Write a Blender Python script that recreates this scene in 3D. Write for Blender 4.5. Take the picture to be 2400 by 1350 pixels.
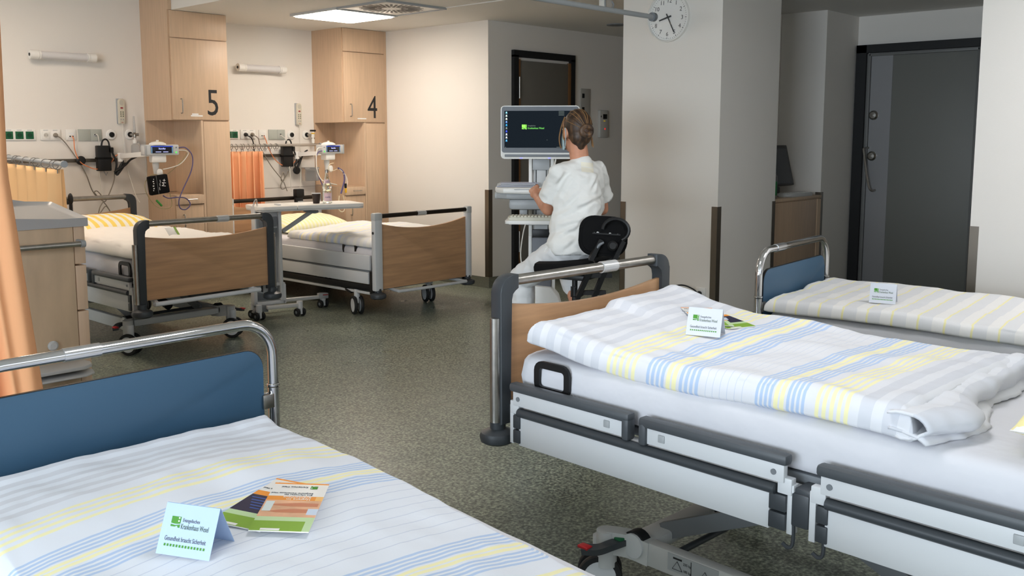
import bpy, bmesh, math, random
from mathutils import Vector as V, Matrix, noise
R = math.radians
S = bpy.context.scene
COL = S.collection
for o in list(bpy.data.objects):
    bpy.data.objects.remove(o)
random.seed(7)

# ---------------------------------------------------------------- camera
cam = bpy.data.cameras.new('camera')
co = bpy.data.objects.new('camera', cam); COL.objects.link(co)
co.location = (0, 0, 1.55)
pit, yaw = R(6.962), R(42.994)
fwd = V((math.cos(yaw)*math.cos(pit), math.sin(yaw)*math.cos(pit), -math.sin(pit)))
co.rotation_euler = fwd.to_track_quat('-Z', 'Y').to_euler()
cam.sensor_width = 36; cam.lens = 2215/2400*36
cam.shift_y = -85/2400
cam.clip_start = .05
S.camera = co

# ---------------------------------------------------------------- light
w = bpy.data.worlds.new('world'); S.world = w; w.use_nodes = True
w.node_tree.nodes['Background'].inputs[0].default_value = (.75, .85, 1, 1)
w.node_tree.nodes['Background'].inputs[1].default_value = .3
S.view_settings.view_transform = 'Standard'
S.view_settings.look = 'None'
S.view_settings.gamma = 1
S.view_settings.use_curve_mapping = False
S.view_settings.exposure = 0.9

def area(name, loc, tgt, sx, sy, power, color):
    l = bpy.data.lights.new(name, 'AREA'); l.shape = 'RECTANGLE'
    l.size, l.size_y, l.energy, l.color = sx, sy, power, color
    o = bpy.data.objects.new(name, l); COL.objects.link(o)
    o.location = loc
    o.rotation_euler = (V(tgt)-V(loc)).to_track_quat('-Z', 'Y').to_euler()
    return o
# daylight through the windows of the left wall and the rear wall (behind the camera)
area('window_daylight', (-4.42, 1.0, 1.65), (1.0, 1.0, 1.35), 4.2, 1.5, 185, (.78, .89, 1))
area('window_daylight', (1.9, -2.32, 1.65), (1.9, 1.0, 1.4), 3.4, 1.5, 10, (.82, .91, 1))
LAMP_BAY = 13.5      # emission of the ceiling panels
LAMP_OFF = 15.0
LAMP_FRONT = 9.3

# ---------------------------------------------------------------- materials
def lin(c):
    return tuple(((x/255)/12.92 if x/255 <= .04045 else ((x/255+.055)/1.055)**2.4) for x in c) + (1,)
MATS = {}
def mat(name, rgb, rough=.5, metal=0., spec=.5, var=.0, vscale=8., bump=0., bscale=60., stretch=None, coat=0., emit=0., alpha=None, trans=0., ior=1.45):
    if name in MATS: return MATS[name]
    m = bpy.data.materials.new(name); m.use_nodes = True
    nt = m.node_tree; b = nt.nodes['Principled BSDF']
    b.inputs['Base Color'].default_value = lin(rgb)
    b.inputs['Roughness'].default_value = rough
    b.inputs['Metallic'].default_value = metal
    b.inputs['Specular IOR Level'].default_value = spec
    b.inputs['Coat Weight'].default_value = coat
    b.inputs['IOR'].default_value = ior
    if trans: b.inputs['Transmission Weight'].default_value = trans
    if emit:
        b.inputs['Emission Color'].default_value = lin(rgb); b.inputs['Emission Strength'].default_value = emit
    if alpha is not None: b.inputs['Alpha'].default_value = alpha
    if var or bump:
        tc = nt.nodes.new('ShaderNodeTexCoord'); mp = nt.nodes.new('ShaderNodeMapping')
        nt.links.new(tc.outputs['Object'], mp.inputs['Vector'])
        if stretch: mp.inputs['Scale'].default_value = stretch
    if var:
        n = nt.nodes.new('ShaderNodeTexNoise'); n.inputs['Scale'].default_value = vscale; n.inputs['Detail'].default_value = 5
        nt.links.new(mp.outputs[0], n.inputs['Vector'])
        r = nt.nodes.new('ShaderNodeValToRGB')
        r.color_ramp.elements[0].position = .3; r.color_ramp.elements[1].position = .7
        r.color_ramp.elements[0].color = lin([max(0, c*(1-var)) for c in rgb])
        r.color_ramp.elements[1].color = lin([min(255, c*(1+var*.6)) for c in rgb])
        nt.links.new(n.outputs['Fac'], r.inputs['Fac']); nt.links.new(r.outputs[0], b.inputs['Base Color'])
    if bump:
        n2 = nt.nodes.new('ShaderNodeTexNoise'); n2.inputs['Scale'].default_value = bscale; n2.inputs['Detail'].default_value = 3
        nt.links.new(mp.outputs[0], n2.inputs['Vector'])
        bp = nt.nodes.new('ShaderNodeBump'); bp.inputs['Strength'].default_value = bump; bp.inputs['Distance'].default_value = .01
        nt.links.new(n2.outputs['Fac'], bp.inputs['Height']); nt.links.new(bp.outputs[0], b.inputs['Normal'])
    MATS[name] = m
    return m

def emis(name, rgb, st):
    if name in MATS: return MATS[name]
    m = bpy.data.materials.new(name); m.use_nodes = True; nt = m.node_tree
    nt.nodes.remove(nt.nodes['Principled BSDF'])
    e = nt.nodes.new('ShaderNodeEmission'); e.inputs[0].default_value = lin(rgb); e.inputs[1].default_value = st
    nt.links.new(e.outputs[0], nt.nodes['Material Output'].inputs[0])
    MATS[name] = m; return m

def striped(name, base, groups, axis=1, rough=.85, weave=.15):
    """cloth with woven stripes across it: groups = (start, end, count, duty, rgb) in metres along the cloth"""
    m = bpy.data.materials.new(name); m.use_nodes = True; nt = m.node_tree; b = nt.nodes['Principled BSDF']
    b.inputs['Roughness'].default_value = rough; b.inputs['Specular IOR Level'].default_value = .2
    b.inputs['Sheen Weight'].default_value = .1
    uv = nt.nodes.new('ShaderNodeUVMap'); sp = nt.nodes.new('ShaderNodeSeparateXYZ')
    nt.links.new(uv.outputs[0], sp.inputs[0]); v = sp.outputs[axis]
    cur = None
    for a, e, n, duty, rgb in groups:
        mr = nt.nodes.new('ShaderNodeMapRange'); mr.clamp = False
        mr.inputs[1].default_value, mr.inputs[2].default_value, mr.inputs[3].default_value, mr.inputs[4].default_value = a, e, 0, n
        nt.links.new(v, mr.inputs[0])
        fr = nt.nodes.new('ShaderNodeMath'); fr.operation = 'FRACT'; nt.links.new(mr.outputs[0], fr.inputs[0])
        lt = nt.nodes.new('ShaderNodeMath'); lt.operation = 'LESS_THAN'; lt.inputs[1].default_value = duty; nt.links.new(fr.outputs[0], lt.inputs[0])
        cp = nt.nodes.new('ShaderNodeMath'); cp.operation = 'COMPARE'; cp.inputs[1].default_value = (a+e)/2; cp.inputs[2].default_value = (e-a)/2; nt.links.new(v, cp.inputs[0])
        mu = nt.nodes.new('ShaderNodeMath'); mu.operation = 'MULTIPLY'; nt.links.new(lt.outputs[0], mu.inputs[0]); nt.links.new(cp.outputs[0], mu.inputs[1])
        mx = nt.nodes.new('ShaderNodeMix'); mx.data_type = 'RGBA'
        nt.links.new(mu.outputs[0], mx.inputs[0])
        if cur is None: mx.inputs[6].default_value = lin(base)
        else: nt.links.new(cur, mx.inputs[6])
        mx.inputs[7].default_value = lin(rgb); cur = mx.outputs[2]
    nt.links.new(cur, b.inputs['Base Color'])
    n2 = nt.nodes.new('ShaderNodeTexNoise'); n2.inputs['Scale'].default_value = 9; n2.inputs['Detail'].default_value = 6
    nt.links.new(uv.outputs[0], n2.inputs['Vector'])
    bp = nt.nodes.new('ShaderNodeBump'); bp.inputs['Strength'].default_value = weave; bp.inputs['Distance'].default_value = .02
    nt.links.new(n2.outputs['Fac'], bp.inputs['Height']); nt.links.new(bp.outputs[0], b.inputs['Normal'])
    return m

def floor_mat():
    m = bpy.data.materials.new('speckled_linoleum'); m.use_nodes = True; nt = m.node_tree; b = nt.nodes['Principled BSDF']
    tc = nt.nodes.new('ShaderNodeTexCoord')
    n = nt.nodes.new('ShaderNodeTexNoise'); n.inputs['Scale'].default_value = 75; n.inputs['Detail'].default_value = 2.5; n.inputs['Roughness'].default_value = .6
    mp = nt.nodes.new('ShaderNodeMapping'); mp.inputs['Location'].default_value = (.31, .17, .1371); nt.links.new(tc.outputs['Object'], mp.inputs[0])
    nt.links.new(mp.outputs[0], n.inputs['Vector'])
    r = nt.nodes.new('ShaderNodeValToRGB'); cr = r.color_ramp
    cr.elements[0].position = .39; cr.elements[0].color = lin((82, 88, 80))
    cr.elements[1].position = .66; cr.elements[1].color = lin((168, 176, 156))
    for p, c in ((.45, (108, 115, 104)), (.52, (124, 131, 118)), (.58, (140, 147, 131))):
        e = cr.elements.new(p); e.color = lin(c)
    nt.links.new(n.outputs['Fac'], r.inputs['Fac']); nt.links.new(r.outputs[0], b.inputs['Base Color'])
    b.inputs['Roughness'].default_value = .3; b.inputs['Specular IOR Level'].default_value = .45
    n3 = nt.nodes.new('ShaderNodeTexNoise'); n3.inputs['Scale'].default_value = 3
    nt.links.new(mp.outputs[0], n3.inputs['Vector'])
    mr = nt.nodes.new('ShaderNodeMapRange'); mr.inputs[3].default_value = .22; mr.inputs[4].default_value = .4
    nt.links.new(n3.outputs['Fac'], mr.inputs[0]); nt.links.new(mr.outputs[0], b.inputs['Roughness'])
    return m

WALL = mat('wall_paint', (232, 227, 220), .75, bump=.06, bscale=220)
CEIL = mat('ceiling_paint', (226, 223, 217), .8)
FLOOR = floor_mat()
SKIRT = mat('skirting_linoleum', (112, 112, 98), .5, var=.12, vscale=90)
BEECH = mat('beech_veneer', (206, 177, 148), .42, var=.035, vscale=5, stretch=(9, 9, .6))
BEECH_IN = mat('beech_veneer_edge', (214, 186, 157), .45, var=.03, vscale=6, stretch=(9, 9, .6))
BIRCH = mat('birch_veneer', (206, 181, 150), .4, var=.08, vscale=3, stretch=(2.5, 2.5, .7))
BOARD = mat('bed_board_wood', (190, 148, 110), .38, var=.1, vscale=4, stretch=(.7, 8, 8))
STEEL = mat('brushed_steel', (176, 172, 166), .3, 1.0, var=.06, vscale=30)
GUARD = mat('guard_steel', (132, 124, 114), .38, 1.0)
CHROME = mat('chrome', (225, 225, 228), .07, 1.0)
DARK = mat('anthracite_plastic', (58, 62, 66), .42)
DARK2 = mat('dark_grey_rail', (72, 76, 80), .45)
BLACK = mat('black_plastic', (22, 22, 23), .45)
BLACKF = mat('black_fabric', (16, 16, 17), .9, spec=.2)
RUBBER = mat('black_rubber', (28, 29, 30), .6)
WHITEM = mat('white_lacquer', (208, 210, 212), .38)
WHITEP = mat('white_plastic', (235, 233, 228), .4)
GREYP = mat('grey_plastic', (165, 168, 170), .4)
GREYL = mat('light_grey_plastic', (196, 197, 196), .42)
GREYD = mat('mid_grey_metal', (118, 122, 126), .42)
BLUE = mat('blue_laminate', (60, 92, 118), .42)
LINEN = mat('white_linen', (216, 216, 221), .9, spec=.15, bump=.7, bscale=8)
GREEN = mat('green_socket', (18, 92, 58), .45)
ORANGE = mat('orange_curtain', (250, 184, 136), .9, spec=.1)
ORANGE2 = mat('deep_orange_curtain', (250, 190, 148), .9, spec=.1)
GLASS = mat('clear_glass', (240, 248, 244), .03, trans=1., ior=1.45)
CLEAR = mat('clear_plastic', (225, 228, 230), .1, trans=.85, ior=1.3)
INK = mat('black_ink', (30, 30, 32), .6)
INKG = mat('grey_ink', (96, 100, 104), .7)
LGREEN = mat('logo_green', (76, 146, 44), .6)
SKIN = mat('skin', (206, 146, 116), .55, var=.05, vscale=20)
SCRUB = mat('white_scrubs', (232, 231, 227), .9, spec=.15, bump=.25, bscale=14)
PAPER = mat('white_paper', (232, 232, 232), .7)

# ---------------------------------------------------------------- mesh helpers
class B:
    def __init__(s): s.bm = bmesh.new(); s.uv = None
    def box(s, c, d, bev=0., rz=0., rot=None, seg=2):
        M = Matrix.Translation(c)
        if rot: M = M @ rot.to_4x4()
        if rz: M = M @ Matrix.Rotation(rz, 4, 'Z')
        M = M @ Matrix.Diagonal((d[0], d[1], d[2], 1))
        vs = bmesh.ops.create_cube(s.bm, size=1, matrix=M)['verts']
        if bev:
            es = list({e for v in vs for e in v.link_edges})
            bmesh.ops.bevel(s.bm, geom=es, offset=min(bev, .49*min(d)), segments=seg, profile=.5, affect='EDGES')
        return s
    def rings(s, rings, cap=True, closed=False):
        vr = [[s.bm.verts.new(p) for p in r] for r in rings]
        n = len(vr[0]); k = len(vr)
        for i in range(k if closed else k-1):
            a, b = vr[i], vr[(i+1) % k]
            for j in range(n):
                s.bm.faces.new((a[j], a[(j+1) % n], b[(j+1) % n], b[j]))
        if cap and not closed:
            s.bm.faces.new(vr[0][::-1]); s.bm.faces.new(vr[-1])
        return s
    def tube(s, pts, r, n=10, closed=False, cap=True, sq=None):
        pts = [V(p) for p in pts]; k = len(pts)
        rr = r if isinstance(r, (list, tuple)) else [r]*k
        tang = []
        for i in range(k):
            if closed: t = pts[(i+1) % k]-pts[i-1]
            else: t = pts[min(i+1, k-1)]-pts[max(i-1, 0)]
            tang.append(t.normalized())
        up = V((0, 0, 1)) if abs(tang[0].z) < .9 else V((0, 1, 0))
        nrm = (up-tang[0]*up.dot(tang[0])).normalized()
        rings = []
        for i in range(k):
            nrm = (nrm-tang[i]*nrm.dot(tang[i]))
            nrm = nrm.normalized() if nrm.length > 1e-6 else tang[i].orthogonal().normalized()
            bi = tang[i].cross(nrm)
            if sq: rings.append([pts[i]+nrm*(a*sq[1])+bi*(c*sq[0]) for a, c in ((1, 1), (1, -1), (-1, -1), (-1, 1))])
            else: rings.append([pts[i]+(nrm*math.cos(2*math.pi*j/n)+bi*math.sin(2*math.pi*j/n))*rr[i] for j in range(n)])
        return s.rings(rings, cap, closed)
    def cyl(s, a, b, r, r2=None, n=20): return s.tube([a, b], [r, r if r2 is None else r2], n)
    def lathe(s, prof, n=28, M=None, cap=True):
        M = M or Matrix.Identity(4)
        return s.rings([[M @ V((r*math.cos(2*math.pi*j/n), r*math.sin(2*math.pi*j/n), z)) for j in range(n)] for r, z in prof], cap)
    def prism(s, poly, t, M=None, bev=0.):
        M = M or Matrix.Identity(4)
        a = [s.bm.verts.new(M @ V((x, y, 0))) for x, y in poly]; b = [s.bm.verts.new(M @ V((x, y, t))) for x, y in poly]
        n = len(a); fs = []
        for i in range(n): fs.append(s.bm.faces.new((a[i], a[(i+1) % n], b[(i+1) % n], b[i])))
        f1 = s.bm.faces.new(a[::-1]); f2 = s.bm.faces.new(b)
        if bev:
            bmesh.ops.bevel(s.bm, geom=list(set(f1.edges) | set(f2.edges)), offset=bev, segments=2, profile=.5, affect='EDGES')
        return s
    def ell(s, c, r, rot=None, u=20, v=14):
        M = Matrix.Translation(c)
        if rot: M = M @ rot.to_4x4()
        M = M @ Matrix.Diagonal((r[0], r[1], r[2], 1))
        bmesh.ops.create_uvsphere(s.bm, u_segments=u, v_segments=v, radius=1, matrix=M); return s
    def grid(s, nu, nv, fn, uvfn=None, flip=False):
        if uvfn and not s.uv: s.uv = s.bm.loops.layers.uv.new('UVMap')
        vs = [[s.bm.verts.new(fn(i/nu, j/nv)) for j in range(nv+1)] for i in range(nu+1)]
        for i in range(nu):
            for j in range(nv):
                q = [(i, j), (i+1, j), (i+1, j+1), (i, j+1)]
                if flip: q = q[::-1]
                f = s.bm.faces.new([vs[a][b] for a, b in q])
                if uvfn:
                    for l, (a, b) in zip(f.loops, q): l[s.uv].uv = uvfn(a/nu, b/nv)
        return vs

PLAIN = []
def obj(name, b, m, parent=None, smooth=35, weld=False, loc=None):
    if weld: bmesh.ops.remove_doubles(b.bm, verts=b.bm.verts, dist=1e-5)
    bmesh.ops.recalc_face_normals(b.bm, faces=b.bm.faces)
    me = bpy.data.meshes.new(name); b.bm.to_mesh(me); b.bm.free()
    me.materials.append(m)
    return link(name, me, parent, smooth, loc)
def link(name, me, parent=None, smooth=35, loc=None):
    if smooth:
        me.polygons.foreach_set('use_smooth', [True]*len(me.polygons))
        me.set_sharp_from_angle(angle=R(smooth))
    o = bpy.data.objects.new(name, me); COL.objects.link(o)
    if parent: o.parent = parent
    if loc: o.location = loc
    return o
def tag(o, label, cat, group=None, kind=None):
    o['label'] = label; o['category'] = cat
    if group: o['group'] = group
    if kind: o['kind'] = kind
    return o
def thing(name, label, cat, loc=(0, 0, 0), rz=0., group=None):
    o = bpy.data.objects.new(name, None); COL.objects.link(o); o.location = loc; o.rotation_euler = (0, 0, rz)
    o.empty_display_size = .1
    return tag(o, label, cat, group)
def struct(name, b, m, parent=None, smooth=0):
    o = obj(name, b, m, parent, smooth)
    o['kind'] = 'structure'
    return o
def bx(c, d, bev=0., **k): return B().box(c, d, bev, **k)
def bb(x0, x1, y0, y1, z0, z1, bev=0.): return B().box(((x0+x1)/2, (y0+y1)/2, (z0+z1)/2), (abs(x1-x0), abs(y1-y0), abs(z1-z0)), bev)
def cr(pts, n=8, closed=False):
    """smooth curve through points"""
    pts = [V(p) for p in pts]; out = []; k = len(pts)
    for i in range(k if closed else k-1):
        g = (lambda q: pts[q % k]) if closed else (lambda q: pts[max(0, min(k-1, q))])
        p0, p1, p2, p3 = g(i-1), g(i), g(i+1), g(i+2)
        for t in range(n):
            t /= n
            out.append(.5*((2*p1)+(p2-p0)*t+(2*p0-5*p1+4*p2-p3)*t*t+(3*p1-p0-3*p2+p3)*t**3))
    if not closed: out.append(pts[-1])
    return out
def rrect(w, h, r, n=5, corners=(1, 1, 1, 1), ox=0, oy=0):
    """rounded rectangle outline, corners in order BR, TR, TL, BL"""
    out = []
    for k, (sx, sy, a0) in enumerate(((1, -1, -90), (1, 1, 0), (-1, 1, 90), (-1, -1, 180))):
        q = r if corners[k] else 1e-4
        cx, cy = sx*(w/2-q), sy*(h/2-q)
        for i in range(n+1 if corners[k] else 1):
            a = R(a0+90*i/n) if corners[k] else R(a0+45)
            out.append((ox+cx+q*math.cos(a)*(1 if corners[k] else 1.414), oy+cy+q*math.sin(a)*(1 if corners[k] else 1.414)))
    return out
# frames that stand a local drawing (x right, y up, z towards viewer) upright: facing -Y, -X, +Y
def face_negY(p): return Matrix.Translation(p) @ Matrix(((1, 0, 0), (0, 0, -1), (0, 1, 0))).to_4x4()
def face_negX(p): return Matrix.Translation(p) @ Matrix(((0, 0, -1), (-1, 0, 0), (0, 1, 0))).to_4x4()
def text(name, s, size, M, m, parent=None, align='LEFT', ext=.0004, sx=1.):
    c = bpy.data.curves.new('t', 'FONT'); c.body = s; c.size = size; c.extrude = ext; c.align_x = align; c.resolution_u = 3
    t = bpy.data.objects.new('t', c); COL.objects.link(t)
    me = bpy.data.meshes.new_from_object(t.evaluated_get(bpy.context.evaluated_depsgraph_get()))
    bpy.data.objects.remove(t); bpy.data.curves.remove(c)
    me.transform(M @ Matrix.Diagonal((sx, 1, 1, 1))); me.name = name
    me.materials.clear(); me.materials.append(m)
    return link(name, me, parent, 0)
def dup(root, loc=None, rz=None, label=None, group=None):
    r = root.copy(); COL.objects.link(r)
    if loc: r.location = loc
    if rz is not None: r.rotation_euler = (0, 0, rz)
    if label: r['label'] = label
    if group: r['group'] = group
    for ch in list(root.children):
        c = ch.copy(); COL.objects.link(c); c.parent = r
        for g in list(ch.children):
            d = g.copy(); COL.objects.link(d); d.parent = c
    return r
def fbm(x, y, z=0., o=4): return noise.fractal(V((x, y, z)), 1., 2., o)
# ================================================================ SETTING
struct('floor', bb(-4.6, 12.2, -2.5, 9.1, -.1, 0), FLOOR)
struct('ceiling_soffit', bb(4.345, 12.2, -2.5, 8.86, 2.70, 3.02), CEIL)
struct('ceiling', bb(-4.6, 4.345, -2.5, 8.86, 3.0, 3.1), CEIL)
struct('wall_back', bb(-4.6, 7.1, 8.86, 9.0, 0, 3.1), WALL)
struct('wall_bay', bb(6.87, 7.1, 6.87, 8.86, 0, 2.70), WALL)
struct('wall_corridor', bb(6.87, 12.2, 6.73, 6.87, 0, 2.70), WALL)
struct('wall_corridor_end', bb(12.0, 12.2, 4.72, 6.73, 0, 2.70), WALL)
struct('wall_pillar', bb(6.4, 7.32, 3.80, 4.72, 0, 2.70), WALL)
struct('wall_niche', bb(7.32, 8.46, 4.38, 4.72, 0, 2.70), WALL)
struct('wall_alcove', bb(8.46, 12.0, 3.93, 4.72, 0, 2.70), WALL)
struct('wall_door', bb(9.156, 9.4, 1.86, 3.93, 0, 2.70), WALL)
struct('wall_right', bb(6.07, 9.4, -2.5, 1.86, 0, 2.70), WALL)
def holed(name, ax, p0, p1, lo, hi, h0, h1, z0, z1):
    b = B()
    f = (lambda a0, a1, q0, q1: b.box(((p0+p1)/2, (a0+a1)/2, (q0+q1)/2), (p1-p0, a1-a0, q1-q0))) if ax == 'x' else \
        (lambda a0, a1, q0, q1: b.box(((a0+a1)/2, (p0+p1)/2, (q0+q1)/2), (a1-a0, p1-p0, q1-q0)))
    f(lo, h0, 0, 3.1); f(h1, hi, 0, 3.1); f(h0, h1, 0, z0); f(h0, h1, z1, 3.1)
    return struct(name, b, WALL)
holed('wall_left', 'x', -4.6, -4.35, -2.5, 9.0, -1.2, 3.2, .85, 2.45)
holed('wall_rear', 'y', -2.5, -2.25, -4.35, 6.07, .1, 3.7, .85, 2.45)
def window(n, M0, wd):
    b = B()
    for x in (-wd/2, 0, wd/2): b.box((x, 0, 1.65), (.07, .08, 1.6))
    for z in (.88, 2.42): b.box((0, 0, z), (wd, .08, .07))
    o = struct('window_%d' % n, b, WHITEP); o.matrix_world = M0
window(1, Matrix.Translation((-4.38, 1.0, 0)) @ Matrix.Rotation(R(90), 4, 'Z'), 4.4)
window(2, Matrix.Translation((1.9, -2.3, 0)), 3.6)
# skirting
SK = .11
for nm, a in (('back', (-4.35, 6.87, 8.845, 8.86)), ('bay', (6.855, 6.87, 6.715, 8.86)), ('corridor', (6.87, 12, 6.715, 6.73)),
              ('pillar', (6.385, 6.40, 3.785, 4.735)), ('pillar_front', (6.40, 7.32, 3.785, 3.80)), ('alcove', (8.46, 9.156, 3.915, 3.93)),
              ('right', (6.055, 6.07, -2.25, 1.875))):
    struct('baseboard_' + nm, bb(a[0], a[1], a[2], a[3], 0, SK), SKIRT)
# steel corner guards
def guard(n, x, y, sx, sy, zt=1.01):
    """angle plate on the corner (x, y); sx, sy point from the corner into the wall faces"""
    t, L = .004, .055
    b = B()
    b.box((x+sx*(L/2-t), y-sy*t/2, (zt+SK)/2), (L, t, zt-SK), .001)
    b.box((x-sx*t/2, y+sy*(L/2-t), (zt+SK)/2), (t, L, zt-SK), .001)
    struct('trim_%d' % n, b, GUARD)
guard(1, 6.87, 6.73, 1, 1); guard(2, 6.40, 3.80, 1, 1); guard(3, 6.40, 4.72, 1, -1); guard(4, 7.32, 3.80, -1, 1)
guard(5, 8.46, 3.93, 1, 1, 1.03); guard(6, 6.07, 1.86, 1, -1)
# long joint of the washable wall covering behind the beds
struct('trim_7', bb(-4.3, 4.30, 8.856, 8.862, .995, 1.001), mat('joint_grey', (196, 190, 182), .7))
struct('trim_8', bb(4.91, 6.26, 8.856, 8.862, .995, 1.001), MATS['joint_grey'])
# corridor door
DFR = mat('door_frame_black', (24, 25, 27), .5)
DLF = mat('door_leaf_grey', (112, 108, 100), .6)
d1 = B()
d1.box((7.245, 6.715, 1.19), (.07, .05, 2.38)); d1.box((8.165, 6.715, 1.19), (.07, .05, 2.38)); d1.box((7.705, 6.715, 2.395), (.99, .05, .07))
D1 = struct('door_1', d1, DFR)
obj('door_leaf', bb(7.31, 8.10, 6.712, 6.73, .01, 2.33, .002), DLF, D1)
g = B(); g.box((7.295, 6.712, 1.17), (.03, .034, 2.34)); g.box((8.115, 6.712, 1.17), (.03, .034, 2.34))
obj('door_edge_band', g, mat('door_edge_brown', (120, 84, 50), .6), D1)
for z in (2.05, .45):
    obj('hinge', B().cyl((7.292, 6.69, z-.11), (7.292, 6.69, z+.11), .011), STEEL, D1)
# room door on the right
XD = 9.156
LEAF2 = mat('door_leaf_dark', (118, 118, 113), .5)
d2 = B()
for y in (3.868, 2.74): d2.box((XD-.03, y, 1.21), (.06, .10, 2.42))
d2.box((XD-.03, 3.304, 2.385), (.06, 1.228, .075))
D2 = struct('door_2', d2, DFR)
k = B()
for y in (3.80, 2.80): k.box((XD-.02, y, 1.17), (.035, .035, 2.34), .004)
k.box((XD-.02, 3.30, 2.33), (.035, 1.0, .03), .004); k.box((XD-.02, 3.30, .07), (.035, 1.0, .12), .004)
obj('inner_frame', k, mat('inner_frame_grey', (116, 116, 114), .45), D2)
obj('door_leaf', bb(XD-.016, XD, 2.82, 3.78, .13, 2.315, .002), LEAF2, D2)
obj('steel_kick_strip', bb(XD-.019, XD-.014, 3.575, 3.78, .13, 2.315), mat('satin_steel_strip', (158, 158, 160), .4, .6), D2)
for z in (1.752, 1.36):
    obj('lock_rosette', B().lathe([(.0, 0), (.045, 0), (.045, .014), (.03, .03), (.0, .034)], 24, face_negX((XD-.019, 3.735, z))), STEEL, D2)
obj('pull_handle', B().tube(cr([(XD-.02, 3.775, 1.44), (XD-.07, 3.79, 1.43), (XD-.085, 3.79, 1.40), (XD-.085, 3.735, 1.10), (XD-.075, 3.705, 1.03), (XD-.02, 3.69, 1.03)], 6), .011), STEEL, D2)

# ceiling light and air diffuser
def ceiling_light(loc, label, st, matname, col=(255, 242, 227)):
    t = thing('ceiling_light', label, 'ceiling light', loc, 0, 'flat ceiling light panels')
    fr = B(); w = .72
    for sx, sy, dx, dy in ((0, .35, w, .02), (0, -.35, w, .02), (.35, 0, .02, .68), (-.35, 0, .02, .68)): fr.box((sx, sy, -.012), (dx, dy, .024))
    obj('frame', fr, GREYL, t)
    obj('diffuser', B().prism(rrect(.68, .68, .05), .014, Matrix.Translation((0, 0, -.03)), .003), emis(matname, col, st), t)
    return t
ceiling_light((5.62, 7.42, 2.70), 'glowing square ceiling light panel next to the slotted air diffuser', LAMP_BAY, 'lamp_light')
ceiling_light((2.3, 7.3, 3.0), 'square ceiling light panel over the bay of bed five', LAMP_OFF, 'lamp_light_bay', (255, 234, 212))
ceiling_light((2.5, 1.7, 3.0), 'square ceiling light panel over the two front beds', LAMP_FRONT, 'lamp_light_front', (252, 252, 255))
ceiling_light((5.2, .5, 2.70), 'square ceiling light panel over the farther chrome bed', LAMP_FRONT, 'lamp_light_front', (252, 252, 255))
t = thing('air_diffuser', 'square white ceiling air diffuser with a ring of black radial slots', 'air vent', (5.62, 6.72, 2.70))
obj('plate', bx((0, 0, -.006), (.66, .66, .012), .002), WHITEP, t)
fr = B()
for sx, sy, dx, dy in ((0, .34, .70, .02), (0, -.34, .70, .02), (.34, 0, .02, .66), (-.34, 0, .02, .66)): fr.box((sx, sy, -.01), (dx, dy, .02))
obj('frame', fr, GREYP, t)
for i in range(36):
    a = 2*math.pi*i/36; r0, r1 = ((.09, .27), (.15, .29))[i % 2]
    rm = (r0+r1)/2
    obj('slot', bx((rm*math.cos(a), rm*math.sin(a), -.0125), (r1-r0, .022, .002), rz=a), BLACK, t, 0)
# recessed ceiling spot near the corridor
t = thing('ceiling_spot', 'round dark recessed spotlight in the corridor ceiling', 'ceiling spot', (8.05, 6.03, 2.70))
obj('ring', B().lathe([(.07, 0), (.1, 0), (.1, -.01), (.07, -.006)], 24, None, False), GREYD, t)
obj('lens', B().lathe([(.0, -.002), (.07, -.002), (.07, -.006), (0, -.008)], 20), DARK, t)
# access panel joint in the ceiling
struct('trim_9', bb(5.95, 6.0, 5.2, 6.36, 2.692, 2.70), CEIL)

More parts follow.
